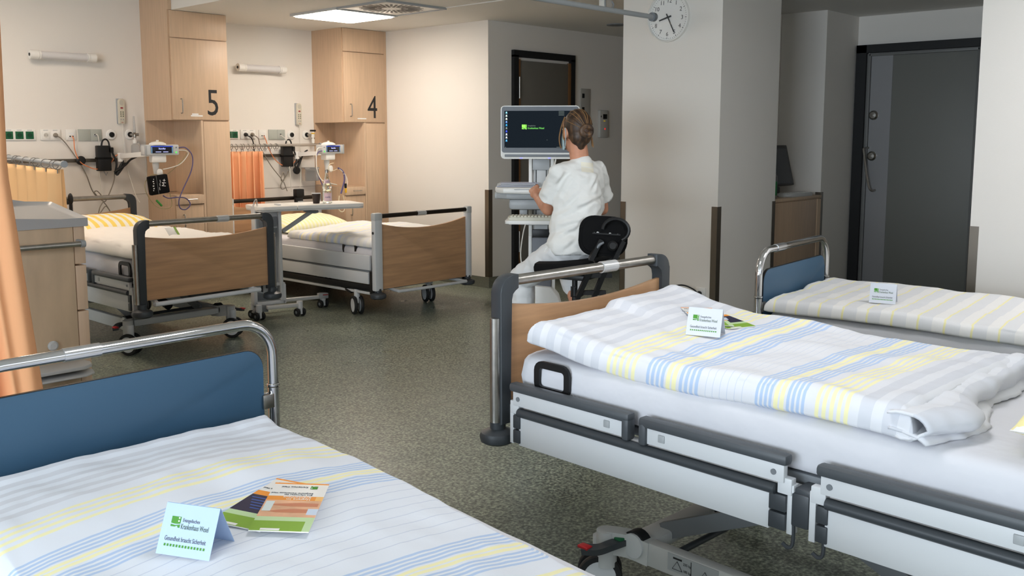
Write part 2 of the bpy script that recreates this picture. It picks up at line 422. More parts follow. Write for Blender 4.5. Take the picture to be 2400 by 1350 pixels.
# ---------------------------------------------------------------- wardrobes with the bay numbers
def wardrobe(x0, x1, num, label, top, filler):
    """x0..x1 at the wall Y = 8.86, front Y = 8.308"""
    W = x1-x0; D = .552
    t = thing('wardrobe', label, 'wardrobe', (x0, 8.86, 0), 0, 'numbered beech wardrobes')
    F = -D
    b = B(); b.box((W/2, (F+.02)/2, (1.70+top)/2), (W, D-.02, top-1.70)); obj('upper_cabinet', b, BEECH, t, 0)
    obj('top_panel', bb(.012, W-.004, F, F+.02, 2.455, min(top, 2.70)-.004, .002), BEECH, t)
    d = obj('door', bb(.012, W-.004, F, F+.02, 1.705, 2.445, .002), BEECH, t)
    obj('handle', B().tube(cr([(.09, F, 1.765), (.09, F-.028, 1.77), (.09, F-.032, 1.83), (.09, F-.028, 1.89), (.09, F, 1.895)], 6), .005), STEEL, d)
    text('bay_number', num, .35, face_negY((W-.245, F-.0005, 1.75)), INK, d, sx=.82)
    lab = B(); lab.box((.245, F-.0005, 1.742), (.12, .001, .012))
    if num == '5': lab.box((.23, F-.0005, 1.757), (.065, .001, .012))
    obj('name_label', lab, PAPER, d)
    # tall door on the right, open niche on the left
    xs = W*.5
    obj('tall_side', bb(xs-.01, xs+.012, F, 0, .06, 1.70), BEECH_IN, t, 0)
    obj('tall_cabinet', bb(xs+.012, W, F+.02, 0, .06, 1.70), BEECH, t, 0)
    obj('tall_door', bb(xs+.016, W-.004, F, F+.02, .07, 1.69, .002), BEECH, t)
    obj('niche_back', bb(0, xs-.01, -.02, -.004, 1.01, 1.70), BEECH, t, 0)
    obj('lower_cabinet', bb(0, xs-.012, F+.02, 0, .06, 1.005), BEECH, t, 0)
    dr = obj('drawer', bb(.004, xs-.014, F-.012, F+.02, .915, 1.0, .002), BEECH_IN, t)
    obj('handle', B().tube([(.1, F-.012, .96), (.1, F-.036, .96), (.20, F-.036, .96), (.20, F-.012, .96)], .004), STEEL, dr)
    ld = obj('lower_door', bb(.004, xs-.014, F, F+.02, .07, .905, .002), BEECH, t)
    obj('handle', B().tube(cr([(.07, F, .70), (.07, F-.03, .705), (.07, F-.03, .81), (.07, F, .815)], 5), .005), STEEL, ld)
    obj('plinth', bb(.01, W-.01, F+.05, 0, 0, .06), DARK, t, 0)
    if filler: obj('filler_panel', bb(W, W+filler, F+.01, F+.03, .06, top), BEECH, t, 0)
    return t
wardrobe(4.31, 4.90, '5', 'left tall beech wardrobe with numeral five, reaching up beside the white soffit', 2.70, 0)
obj('side_panel', bb(0, .033, -.552, 0, 2.70, 3.0), BEECH, bpy.data.objects['wardrobe'], 0)
wardrobe(6.262, 6.83, '4', 'right tall beech wardrobe with numeral four, in the wall corner', 2.70, .038)
# ================================================================ BEDS
# local frame: foot board at y = 0, head towards +y
def caster(name, x, y, parent, ang=0., r=.075, hub=None):
    hub = hub or WHITEM
    A = Matrix.Translation((x, y, r)) @ Matrix.Rotation(ang, 4, 'Z')
    b = B()
    for s in (-1, 1):
        b.lathe([(r-.022, -.012), (r-.004, -.012), (r, -.006), (r, .006), (r-.004, .012), (r-.022, .012)], 28, A @ Matrix.Translation((s*.03, 0, 0)) @ Matrix.Rotation(R(90), 4, 'Y'), False)
    o = obj(name, b, RUBBER, parent)
    h = B()
    for s in (-1, 1):
        h.lathe([(0, -.013), (r-.02, -.011), (r-.02, .011), (0, .013)], 28, A @ Matrix.Translation((s*.03, 0, 0)) @ Matrix.Rotation(R(90), 4, 'Y'))
    obj('hub', h, hub, o)
    f = B(); f.box(A @ V((0, 0, r*.75)), (.022, .05, .09), .004, rz=ang); f.cyl(A @ V((0, 0, r*.9)), A @ V((0, 0, r+.06)), .026)
    obj('fork', f, WHITEM, o)
    return o
def arch_board(x, zc, ze, z0, y, th=.022, n=20):
    """board with a sagging top edge: zc at the middle, ze at the sides"""
    poly = [(-x, z0), (x, z0)] + [(x-2*x*i/n, zc+(ze-zc)*abs(1-2*i/n)**2) for i in range(n+1)]
    return B().prism(poly, th, face_negY((0, y+th/2, 0)), .003)
def bumper_disc(b, x, y, z):
    b.lathe([(0, -.03), (.05, -.03), (.066, -.02), (.07, 0), (.064, .014), (.045, .022), (.03, .028), (.03, .06), (0, .06)], 24, Matrix.Translation((x, y, z)))
    return b
def sleeve(parent, z, y, r, x, wd):
    b = B().tube([(x-wd/2, y, z), (x+wd/2, y, z)], r+.004, 18)
    b2 = obj('bar_sleeve', b, mat('clear_sleeve', (205, 205, 205), .2, .3), parent); return b2
def bed_a(label, loc, rz, zb, sleeve_x, linen_bar=False, hw=.535, cx=.41, cy=.42, L=2.16, k=1.):
    """height adjustable bed: dark posts, wooden boards, low split side rails"""
    t = thing('hospital_bed', label, 'bed', loc, rz, 'wood panel hospital beds with dark posts')
    t.scale = (1, k, k); zb /= k          # this bed type is built a little longer or shorter
    px = hw-.035
    for nm, y in (('foot', 0.), ('head', L)):
        zz = zb if y == 0 else zb+.05
        for s in (-1, 1):
            p = B()
            out = [(px-.022, zb-.55), (px+.028, zb-.55)]+[(px-.035+.063*math.cos(R(q)), zz-.038+.063*math.sin(R(q))) for q in range(0, 91, 15)]
            out += [(px-.062, zz+.026), (px-.062, zz-.028), (px-.042, zz-.032), (px-.028, zz-.045), (px-.022, zz-.07)]
            if s < 0: out = [(-a_, b_) for a_, b_ in out][::-1]
            p.prism(out, .056, face_negY((0, y+.028, 0)), .004)
            o = obj(nm+'_post', p, DARK, t)
            obj('steel_cover', B().cyl((s*(px+.032), y, zb-.135), (s*(px+.032), y, zb-.54), .021, n=16), STEEL, o)
            d = B(); bumper_disc(d, s*(px+.01), y-.012 if y == 0 else y+.012, zb-.60)
            obj('bumper_wheel', d, DARK, t)
        obj(nm+'_bar', B().tube([(-(px-.03), y, zz), (px-.03, y, zz)], .021, 18), STEEL, t)
        ze = zb-.085 if y == 0 else zz-.10
        obj(nm+'_board', arch_board(px-.022, zb-.125 if y == 0 else zz-.14, ze, zb-.52, y), BOARD, t)
    sleeve(t, zb, 0, .021, sleeve_x, .09)
    # side rails
    X = hw
    for s in (-1, 1):
        segs = ((.09, .66, 0), (.70, 1.24, 1), (1.33, 2.06, 1))
        for i, (a, e, left) in enumerate(segs):
            b = B()
            b.box((s*(X-.006), (a+e)/2, zb-.382), (.042, e-a, .034), .011)
            ye = e-.016 if not left else a+.016
            if i < 2: b.box((s*(X-.006), ye, zb-.418), (.042, .032, .085), .011)
            rail = obj('rail_cap', b, DARK2, t)
            obj('rail_face', bb(s*(X-.018), s*(X+.004), a+.012, e-.012, zb-.452, zb-.396, .003), WHITEM, rail)
            yb = a+.04 if (not left or i == 2) else e-.045
            obj('bolt', B().cyl((s*(X+.003), yb, zb-.424), (s*(X+.007), yb, zb-.424), .009, n=14), GREYD, rail)
            yq = e-.10 if not left else a+.09
            if i == 2: yq = e-.2
            obj('button', bx((s*(X+.004), yq, zb-.422), (.008, .026, .026), .003), GREYP, rail)
        for a, e in ((.13, 1.20), (1.36, 2.04)):
            obj('bumper_rail', B().tube([(s*(X-.002), a, zb-.476), (s*(X-.002), e, zb-.476)], .017, 12), DARK, t)
            obj('side_panel', bb(s*(X-.024), s*(X-.004), a-.005, e-.02, zb-.605, zb-.482, .003), WHITEM, t)
            for ya in ((a-.03, a+.005), (e-.02, e+.035)):
                for k in range(2):
                    obj('panel_end', bb(s*(X-.028), s*(X+.002), ya[0], ya[1], zb-.54-.056*k, zb-.49-.056*k, .003), DARK, t)
            for yp in (a-.045, e+.045):
                q = B(); q.box((s*(X-.022), yp, zb-.53), (.03, .02, .15), .002); q.box((s*(X-.016), yp+(.018 if yp < a else -.018), zb-.462), (.026, .046, .05), .003)
                obj('rail_support', q, WHITEM, t)
        # catch with two hooks between the side panels
        k = B(); k.box((s*(X-.02), 1.277, zb-.525), (.03, .055, .10), .005); k.box((s*(X-.05), 1.285, zb-.475), (.08, .06, .03), .006)
        for yy in (1.255, 1.35):
            k.tube(cr([(s*(X-.012), yy, zb-.57), (s*(X-.012), yy, zb-.63), (s*(X-.008), yy-.012, zb-.645), (s*(X-.006), yy-.03, zb-.635)], 4), .006, 8)
        obj('hook_bracket', k, DARK, t)
        # mattress retainer loops
        for yy in (.255,):
            obj('mattress_holder', B().tube([V((s*(X-.046), yy+u, zb-.335+v)) for u, v in rrect(.15, .095, .026, 4)], .0085, 8, True, sq=(.006, .013)), BLACK, t)
    fr = B()
    for s in (-1, 1): fr.box((s*(X-.055), L/2, zb-.50), (.04, L-.1, .06), .004)
    for yy in (.06, .75, 1.3, L-.06): fr.box((0, yy, zb-.50), (2*X-.12, .05, .04), .004)
    obj('bed_frame', fr, WHITEM, t)
    obj('mattress_deck', bx((0, L/2, zb-.455), (2*X-.16, L-.14, .03), .005), GREYD, t)
    # chassis
    zc = .195
    xb = cx-.05; dy = cy-.42
    for s in (-1, 1):
        c = B()
        c.box((s*xb, 1.14, zc), (.045, 1.2-2*max(0, dy), .085), .006)
        for ya, f in ((cy, 1), (1.86, -1)):
            c.tube(cr([(s*xb, ya+f*.16, zc), (s*(xb+.005), ya+f*.08, zc+.005), (s*(xb+.025), ya+f*.04, zc+.01), (s*cx, ya, zc+.012)], 5), .04, 12, sq=(.026, .042))
            c.cyl((s*cx, ya, .115), (s*cx, ya, zc+.05), .036)
        ch = obj('chassis_beam', c, GREYL, t)
        if s > 0: right_beam = ch
    for yy in (cy+.10, 1.76):
        o = obj('cross_tube', bx((0, yy, zc+.01), (2*xb-.04, .10, .05), .012), GREYL, t)
        for s in (-1, 1):
            obj('tube_end', B().tube([(s*(xb+.025), yy, zc+.015), (s*(xb-.015), yy, zc+.015)], .05, 20), RUBBER, o)
            obj('end_cap', B().tube([(s*(xb+.034), yy, zc+.015), (s*(xb+.02), yy, zc+.015)], .043, 20), WHITEM, o)
    for s in (-1, 1):
        a = B(); a.tube([(s*.27, .62, zc+.02), (s*.27, 1.35, zb-.53)], .03, sq=(.012, .03))
        obj('scissor_arm', a, GREYD, t)
        a = B(); a.tube([(s*.22, 1.66, zc+.02), (s*.22, .93, zb-.53)], .03, sq=(.012, .03))
        obj('scissor_arm', a, GREYD, t)
    obj('lift_motor', B().cyl((.05, .7, zc+.06), (.05, 1.3, zb-.56), .032), BLACK, t)
    obj('push_rod', B().cyl((-xb, .75, zc+.01), (xb, .75, zc+.01), .012), DARK, t)
    for s in (-1, 1):
        for yy, f in ((cy, -1), (1.86, 1)):
            caster('caster', s*cx, yy+f*.03, t, R(36+6*s), .078)
            p = obj('brake_pedal', B().tube(cr([(s*(cx-.03), yy-f*.055, .212), (s*(cx+.035), yy-f*.05, .214), (s*(cx+.075), yy-f*.025, .203), (s*(cx+.10), yy+f*.02, .199)], 5), .012, sq=(.02, .011)), DARK, t)
            obj('red_cap', bx((s*(cx+.098), yy+f*.012, .210), (.03, .045, .01), .003), mat('red_pedal', (176, 30, 36), .5), p)
            obj('green_cap', bx((s*(cx-.01), yy-f*.055, .226), (.04, .03, .012), .003), mat('green_pedal', (20, 100, 60), .5), p)
    obj('load_plate', bx((xb+.0235, .86, zc+.008), (.002, .20, .06)), GREYP, t)
    for yy in (.80, .91):
        obj('pictogram', B().tube([(.026+xb, yy+.02, zc-.012), (.026+xb, yy-.02, zc-.012), (.026+xb, yy, zc+.018)], .0013, 4, True), INK, t, 0)
    obj('pictogram', bx((xb+.025, .855, zc+.008), (.001, .002, .05)), INK, t, 0); obj('pictogram', bx((xb+.025, .80, zc+.026), (.001, .035, .006)), INK, t, 0)
    FX = Matrix(((0, 0, 1), (1, 0, 0), (0, 1, 0))).to_4x4()
    for sx, yy, zz in (('235 kg', .828, .012), ('185 kg', .828, -.012), ('= 250 kg', .918, -.004)):
        text('lettering', sx, .012, Matrix.Translation((xb+.0248, yy-.005, zc+zz)) @ FX, INK, t)
    if linen_bar:
        obj('linen_bar', B().tube(cr([(-.40, .02, zb-.535), (-.42, -.05, zb-.54), (-.38, -.075, zb-.54), (.30, -.075, zb-.535), (.35, -.05, zb-.535), (.34, .02, zb-.53)], 6), .016, 10), WHITEM, t)
    return t

def bed_b(label, loc, rz, zb):
    """bed with white square posts and high white side boards"""
    t = thing('hospital_bed', label, 'bed', loc, rz)
    hw = .59; L = 2.3; px = hw-.042
    for nm, y in (('foot', 0.), ('head', L)):
        zz = zb if y == 0 else zb+.02
        for s in (-1, 1):
            p = obj(nm+'_post', bx((s*px, y, (zz+.235)/2), (.084 if s < 0 else .06, .055, zz-.235), .012), GREYL if s < 0 else WHITEM, t)
            p.data.materials[0] = WHITEM
            obj('post_cap', bx((s*px, y, zz-.035), (.088 if s < 0 else .064, .059, .07), .012), GREYL, p)
            d = B(); bumper_disc(d, s*(px-.005), y, .195); obj('bumper_wheel', d, DARK, t)
        obj(nm+'_bar', B().tube([(-px+.03, y, zz-.03), (px-.02, y, zz-.03)], .02, 16), mat('dark_steel_bar', (62, 58, 54), .35, .9), t)
        obj(nm+'_board', arch_board(px-.038, zb-.155 if y == 0 else zb-.10, zb-.095 if y == 0 else zb-.06, .245, y), BOARD, t)
    sleeve(t, zb-.03, 0, .02, -.04, .10)
    obj('bolt', B().cyl((-hw+.005, .0, .735), (-hw-.003, .0, .735), .012, n=12), BLACK, t)
    for s in (-1, 1):
        X = hw-.015
        obj('side_board', bb(s*X, s*(X-.025), .07, 2.22, .405, .535, .008), WHITEM, t)
        obj('side_board', bb(s*X, s*(X-.025), .09, 2.2, .285, .388, .008), WHITEM, t)
        obj('bumper_rail', bb(s*X, s*(X-.03), .07, 2.2, .225, .278, .006), BLACK, t)
        obj('lower_rail', bb(s*(X-.005), s*(X-.025), .05, 2.2, .195, .218, .004), GREYL, t)
        obj('rail_end', bb(s*(X+.002), s*(X-.03), .03, .075, .20, .40, .004), BLACK, t)
        obj('mattress_holder', B().tube([V((s*(X-.05), .40+u, .55+v)) for u, v in rrect(.17, .13, .03, 4)], .0085, 8, True, sq=(.006, .013)), BLACK, t)
    fr = B()
    for s in (-1, 1): fr.box((s*.5, L/2, .36), (.04, L-.1, .06))
    for yy in (.06, .8, 1.5, L-.06): fr.box((0, yy, .36), (1.0, .05, .05))
    obj('bed_frame', fr, WHITEM, t)
    obj('mattress_deck', bx((0, L/2, .405), (1.04, L-.14, .03), .005), GREYD, t)
    c = B()
    for s in (-1, 1): c.box((-.1+s*.36, 1.05, .21), (.05, 1.7, .06), .005)
    for yy in (.30, 1.85): c.box((-.1, yy, .21), (.86, .06, .06), .005)
    obj('chassis', c, GREYL, t)
    for x in (-.55, .30):
        caster('caster', x, .28, t, R(-22), .082); caster('caster', x, 1.9, t, R(8), .082)
    obj('brake_pedal', B().tube(cr([(-.50, .6, .24), (-.55, .45, .22), (-.555, .34, .19)], 4), .012, sq=(.016, .01)), BLACK, t)
    obj('linen_bar', B().tube(cr([(-.36, .1, .235), (-.38, -.06, .225), (-.3, -.085, .22), (.38, -.085, .215), (.42, -.06, .22), (.41, .1, .225)], 6), .014, 10), WHITEM, t)
    return t

def bed_c(label, loc, rz, zb, W, pdrop, sl, zhead=None):
    """older bed: bent chrome tube ends with blue laminate boards"""
    t = thing('hospital_bed', label, 'bed', loc, rz, 'chrome tube beds with blue boards')
    L = 2.1; h = W/2-.019; r = .125
    for nm, y in (('foot', 0.), ('head', L)):
        zz = zb if y == 0 else (zhead or zb+.05)
        loop = [V((-h, y, zz-.235))] + [V((-h+r-r*math.cos(R(a)), y, zz-r+r*math.sin(R(a)))) for a in range(0, 91, 9)]
        loop += [V((h-r+r*math.sin(R(a)), y, zz-r+r*math.cos(R(a)))) for a in range(0, 91, 9)] + [V((h, y, zz-.235))]
        o = obj(nm+'_tube', B().tube(loop, .0185, 18), CHROME, t)
        for s in (-1, 1):
            obj('lower_post', B().tube([(s*h, y, zz-.24), (s*h, y, .22)], .0205, 18), CHROME, t)
            obj('collar', B().lathe([(.02, -.006), (.0235, -.003), (.0235, .003), (.02, .006)], 18, Matrix.Translation((s*h, y, zz-.232)), False), CHROME, o)
            cl = B(); cl.box((s*(h-.032), y-.012, zz-.285), (.045, .01, .05), .002); cl.box((s*(h-.032), y+.016, zz-.285), (.045, .01, .05), .002); cl.box((s*(h-.016), y, zz-.275), (.02, .03, .02), .002)
            obj('panel_clamp', cl, STEEL, t)
        w2 = h-.045
        ph = .36 if zz > .8 else .2
        poly = rrect(2*w2, ph, .07, 8, (0, 1, 1, 0), 0, zz-pdrop-ph/2)
        obj(nm+'_board', B().prism(poly, .018, face_negY((0, y+.009, 0)), .002), BLUE, t)
        obj('board_edge', B().prism(rrect(2*w2+.003, ph+.003, .071, 8, (0, 1, 1, 0), 0, zz-pdrop-ph/2), .013, face_negY((0, y+.0065, 0))), BLACK, bpy.data.objects[o.name].parent)
    b = B().tube([(sl-.055, 0, zb), (sl+.055, 0, zb)], .0215, 18); obj('bar_sleeve', b, mat('chrome_sleeve', (225, 224, 226), .18, .9), t)
    zf = zb-.52
    fr = B()
    for s in (-1, 1): fr.box((s*(h-.04), L/2, zf), (.03, L-.06, .06), .004)
    for yy in (.05, .7, 1.4, L-.05): fr.box((0, yy, zf), (2*h-.08, .04, .04), .004)
    obj('bed_frame', fr, WHITEM, t)
    obj('mattress_deck', bx((0, L/2, zf+.045), (2*h-.1, L-.12, .03), .004), GREYD, t)
    for s in (-1, 1):
        for yy in (.05, L-.05):
            obj('leg', B().cyl((s*(h-.06), yy, .14), (s*(h-.06), yy, zf), .02), WHITEM, t); caster('caster', s*(h-.06), yy, t, 0., .06)
    return t

# soft goods ------------------------------------------------------
def mattress(label, root_loc, rz, x0, x1, y0, y1, z0, z1, sag=.0, wr=.008, seed=0):
    t = None
    bm = B(); nx, ny = 28, 56
    cx, cy, hx, hy = (x0+x1)/2, (y0+y1)/2, (x1-x0)/2, (y1-y0)/2
    rd = .045
    def shape(a, b, top):
        # rounded slab: a, b in -1..1
        return None
    prof = [(0, 0), (.25, .0)]
    # closed rounded box by rings in plan
    rings = []; NP = 160
    def plan(sc, z):
        out = []
        P = rrect(2*hx-2*sc, 2*hy-2*sc, .07, 8)
        # resample evenly
        seg = [(V((*P[i], 0)), V((*P[(i+1) % len(P)], 0))) for i in range(len(P))]
        tot = sum((q-p).length for p, q in seg); step = tot/NP; acc = 0; k = 0
        for i in range(NP):
            d = i*step
            while acc+(seg[k][1]-seg[k][0]).length < d and k < len(seg)-1: acc += (seg[k][1]-seg[k][0]).length; k += 1
            p, q = seg[k]; l = (q-p).length
            v = p+(q-p)*((d-acc)/l if l else 0)
            out.append(v)
        return [V((cx+v.x, cy+v.y, z)) for v in out]
    H = z1-z0
    for sc, f in ((.35, 0.), (.03, .0), (.008, .06), (0, .2), (-.004, .5), (0, .8), (.008, .90), (.02, .96), (.045, 1.), (.15, 1.003), (.30, 1.005), (.42, 1.005)):
        ring = plan(min(sc, hx-.09), z0+H*f)
        if 0 < f:
            for v in ring:
                n = fbm(v.x*4+seed, v.y*4, v.z*9)
                d = (v-V((cx, cy, v.z))).normalized()
                if f < .95: v += d*(n*wr)
                else: v.z += n*wr*.8
        rings.append(ring)
    bm.rings(rings, True)
    o = obj('mattress', bm, LINEN, None, 60)
    o.location = root_loc; o.rotation_euler = (0, 0, rz)
    return tag(o, label, 'mattress', 'mattresses in white fitted sheets')
def cloth_slab(name, m, loc, rz, x0, x1, y0, y1, T, hfun, rim=.05, nx=48, ny=90, wr=.006, seed=0., skew=0., uvo=0., edgefun=None, wfreq=5., uvs=1.):
    """filled quilt: rounded rim, top follows hfun, fine wrinkles; UV in metres"""
    b = B()
    cl = lambda q: q-.13*math.sin(2*math.pi*q)          # denser towards the rim
    def pos(u, v, top):
        u, v = cl(u), cl(v)
        x = x0+(x1-x0)*u; y = y0+(y1-y0)*v
        e = min(min(u, 1-u)*(x1-x0), min(v, 1-v)*(y1-y0))
        k = min(1, e/rim); s = math.sqrt(max(0, 1-(1-k)**2))
        h = hfun(x, y)
        n = fbm(x*wfreq+seed, y*wfreq*.7, seed)*.6+fbm(x*wfreq*2.7+seed, y*2*wfreq, seed+3)*.25
        ew = fbm(x*6+seed, y*6, 9.)*.012 if e < .02 else 0
        z = h+T*(.2+(.8 if top else -.2)*s)+(n*wr*s if top else 0)
        xs = x+skew*(y-y0)+ew; ys = y+ew
        if edgefun: xs, ys, z = edgefun(u, v, xs, ys, z)
        return V((xs, ys, z))
    b.grid(nx, ny, lambda u, v: pos(u, v, True), lambda u, v: ((x1-x0)*cl(u)*uvs, uvo+(y1-y0)*cl(v)*uvs))
    b.grid(nx, ny, lambda u, v: pos(u, v, False), lambda u, v: ((x1-x0)*cl(u)*uvs, uvo+(y1-y0)*cl(v)*uvs), True)
    bmesh.ops.remove_doubles(b.bm, verts=b.bm.verts, dist=1e-5)
    o = obj(name, b, m, None, 80)
    o.location = loc; o.rotation_euler = (0, 0, rz)
    return o
def pillow(m, loc, rz, w, d, T, label, group=None, seed=0., tilt=0.):
    b = B()
    def pos(u, v, top):
        a, c = 2*u-1, 2*v-1
        e = max(0, (1-abs(a)**2.6))*max(0, (1-abs(c)**2.6))
        pin = 1-.07*(1-abs(c))*0
        x = a*w/2*(1-.05*(1-abs(c)**2)*0); y = c*d/2
        x *= 1-.06*(1-abs(c)**1.5)*abs(a)**4; y *= 1-.06*(1-abs(a)**1.5)*abs(c)**4
        n = fbm(x*6+seed, y*6, seed)*.008+fbm(x*15+seed, y*15, seed)*.003
        z = T*.5*(e**.45)*(1 if top else -.55)+(n if top else 0)*e**.3
        return V((x, y, z+T*.28))
    b.grid(36, 28, lambda u, v: pos(u, v, 1), lambda u, v: (u*w, v*d)); b.grid(36, 28, lambda u, v: pos(u, v, 0), lambda u, v: (u*w, v*d), True)
    bmesh.ops.remove_doubles(b.bm, verts=b.bm.verts, dist=3e-4)
    o = obj('pillow', b, m, None, 80); o.location = loc; o.rotation_euler = (tilt, 0, rz)
    return tag(o, label, 'pillow', group)

YEL, BLU, GRY = (245, 239, 190), (184, 204, 233), (214, 216, 223)
def duvet_stripes(name, o=0.):
    g = [(o+.03, o+.39, 4.5, .55, GRY), (o+.43, o+.575, 5, .55, YEL), (o+.615, o+.70, 4, .6, BLU), (o+.70, o+.75, 2, .7, YEL), (o+.755, o+.84, 4, .6, BLU),
         (o+.86, o+1.03, 6, .08, (206, 212, 226)),
         (o+1.05, o+1.115, 4, .6, BLU), (o+1.115, o+1.155, 2, .7, YEL), (o+1.157, o+1.222, 4, .6, BLU), (o+1.25, o+1.36, 5, .55, YEL), (o+1.38, o+1.70, 4.5, .55, GRY)]
    return striped(name, (227, 228, 233), g)
DUV = duvet_stripes('striped_duvet_cover')
DUVL = striped('striped_duvet_cover_front', (228, 232, 240), [(.02, .36, 5.5, .5, GRY), (.42, .56, 4, .45, YEL), (.63, .70, 4, .55, BLU), (.70, .74, 2, .7, YEL), (.745, .815, 4, .55, BLU),
    (.84, 1.20, 8, .08, (206, 212, 226)), (1.22, 1.29, 4, .55, BLU), (1.29, 1.33, 2, .7, YEL), (1.335, 1.40, 4, .55, BLU), (1.46, 1.60, 4, .45, YEL), (1.64, 2.0, 5.5, .5, GRY)])
DUVF = striped('pale_striped_duvet_cover', (236, 234, 231), [(.06, 1.9, 16, .5, (224, 224, 225)), (.05, 1.89, 16, .08, (240, 233, 180))])
DUV4 = striped('white_duvet_with_striped_border', (236, 235, 230), [(.03, 1.9, 20, .5, (229, 229, 231)), (.5, 1.2, 7, .25, (216, 224, 240)), (.55, 1.2, 5, .22, (243, 237, 208))])
PIL5 = striped('yellow_striped_pillowcase', (246, 243, 232), [(.02, 1.0, 14, .5, (250, 222, 118))], axis=0)
PIL4 = striped('pale_yellow_striped_pillowcase', (246, 245, 222), [(.02, 1.0, 22, .5, (243, 240, 184))], axis=0)

# ---- bed five (left, at the back)
B5 = ((3.40, 6.12, 0), R(.6), .965)
bed_a('wood panel hospital bed with dark posts at the back left, behind the nightstand', B5[0], B5[1], B5[2], .12, True)
mattress('white sheeted mattress of the dark posted bed at the back left', B5[0], B5[1], -.47, .47, .05, 2.1, .53, .705, seed=2)
o = cloth_slab('duvet', mat('white_duvet_cover', (240, 238, 234), .9, spec=.15, bump=.2, bscale=10), B5[0], B5[1], -.485, .47, .03, 1.45, .10, lambda x, y: .70+.03*math.exp(-((x+.1)/.3)**2), seed=4, wr=.02)
tag(o, 'plain white duvet on the back left bed', 'duvet', None)
pillow(PIL5, (3.45, 7.86, .70), R(3), .86, .52, .25, 'fat pillow with yellow and white stripes on the left back bed', seed=1., tilt=R(9))
# ---- bed four
B4 = ((5.61, 6.30, 0), R(1.), .905)
bed_b('hospital bed with white square posts and wooden boards', B4[0], B4[1], B4[2])
mattress('white sheeted mattress on the bed with white posts', B4[0], B4[1], -.53, .53, .05, 2.2, .42, .595, seed=5)
def h4(x, y): return .59+.035*math.exp(-((y-.5)/.3)**2)*math.exp(-((x-.1)/.4)**2)+.03*math.exp(-((x-.2)/.25)**2)
o = cloth_slab('duvet', DUV4, B4[0], B4[1], -.545, .53, .03, 1.35, .085, h4, seed=8, wr=.03, skew=.02, wfreq=3.)
tag(o, 'white duvet with pale striped border on the bed with white posts', 'duvet', None)
pillow(PIL4, (5.62, 8.12, .60), R(1), .84, .5, .2, 'pale yellow striped pillow under the overbed table', seed=3., tilt=R(8))
# ---- right bed in front
BR = ((2.928, 2.315, 0), R(177.2), 1.026)
bed_a('nearest wood panel hospital bed with dark posts, on the right, raised high', BR[0], BR[1], BR[2], -.12, False, .51, .455, .515, 2.16, .9545)
mattress('white sheeted mattress on the raised right front bed', BR[0], BR[1], -.449, .452, .048, 2.05, .61, .772, seed=9)
def hR(x, y):
    z = .7625+.029*math.exp(-((y-.1)/.21)**2)*(.6+.8*(x < 0))+.0095*math.sin(y*5.2+x*3)
    return z+.057*max(0, 1-((y-.02)/.48))*max(0, (-x+.19))*1.15
o = cloth_slab('duvet', DUV, BR[0], BR[1], -.468, .452, .03, 1.49, .091, hR, rim=.05, seed=12, wr=.016, nx=60, ny=110, uvs=1.05, edgefun=lambda u, v, x, y, z: (x, y+(.02+.055*u)*(1-v)**2, z+.018*u*max(0, 1-v*7)))
tag(o, 'duvet with yellow, blue and grey stripes, folded on the raised right bed', 'duvet', None)
def fold_flap():
    b = B(); k = .9545
    def q(x, y, z): return V((x*k, y*k, .0705+k*z))
    def pos(u, v):
        x = -.46+.94*u; a = R(-100+230*v); r = .05+.012*fbm(u*5, v*2, 3)
        z = .782+r*math.sin(a)*.8+.01*fbm(u*9, v*3, 1)
        y = 1.53+.055*math.cos(a)+.10*math.exp(-((u-.82)/.14)**2)*max(0, math.cos(a))+.015*fbm(u*7, v, 5)
        return q(x, y, z)
    b.grid(60, 16, pos, lambda u, v: (u, 1.42+.1*v))
    def pos2(u, v):      # lower layer peeking out beyond the fold
        x = -.47+.95*u
        y = 1.50+v*(.10+.07*math.exp(-((u-.75)/.16)**2)+.03*fbm(u*6, 2, 4))
        z = .742+.028*(1-v**3)+.012*fbm(u*8, v*3, 6)*(1-v)
        return q(x, y, z)
    b.grid(60, 10, pos2, lambda u, v: (u, 1.40+.05*v))
    return b
fl = obj('folded_edge', fold_flap(), DUV, o, 80)
sol = fl.modifiers.new('thick', 'SOLIDIFY'); sol.thickness = .008
pillow(striped('soft_yellow_pillowcase', (244, 242, 236), [(.02, 1.0, 9, .5, (244, 232, 168))], axis=0), (2.855, .475, .785), R(182), .74, .36, .17, 'yellow striped pillow at the right picture edge', seed=8.)
# ---- far right bed
BF = ((4.80, 2.36, 0), R(184.5), .97)
bed_c('farther chrome tube bed with a blue board, near the grey door', BF[0], BF[1], BF[2], .98, .10, .22)
mattress('white sheeted mattress on the farther chrome bed by the right wall', BF[0], BF[1], -.45, .45, .03, 2.05, .50, .66, seed=14)
def hF(x, y): return .655+.02*math.exp(-(y/.12)**2)*(1 if x < 0 else .4)+.012*math.sin(y*3.3)
o = cloth_slab('duvet', DUVF, BF[0], BF[1], -.465, .475, .03, 1.7, .07, hF, rim=.04, seed=17, wr=.014)
tag(o, 'white duvet with pale grey and thin yellow stripes on the farther chrome bed', 'duvet', None)
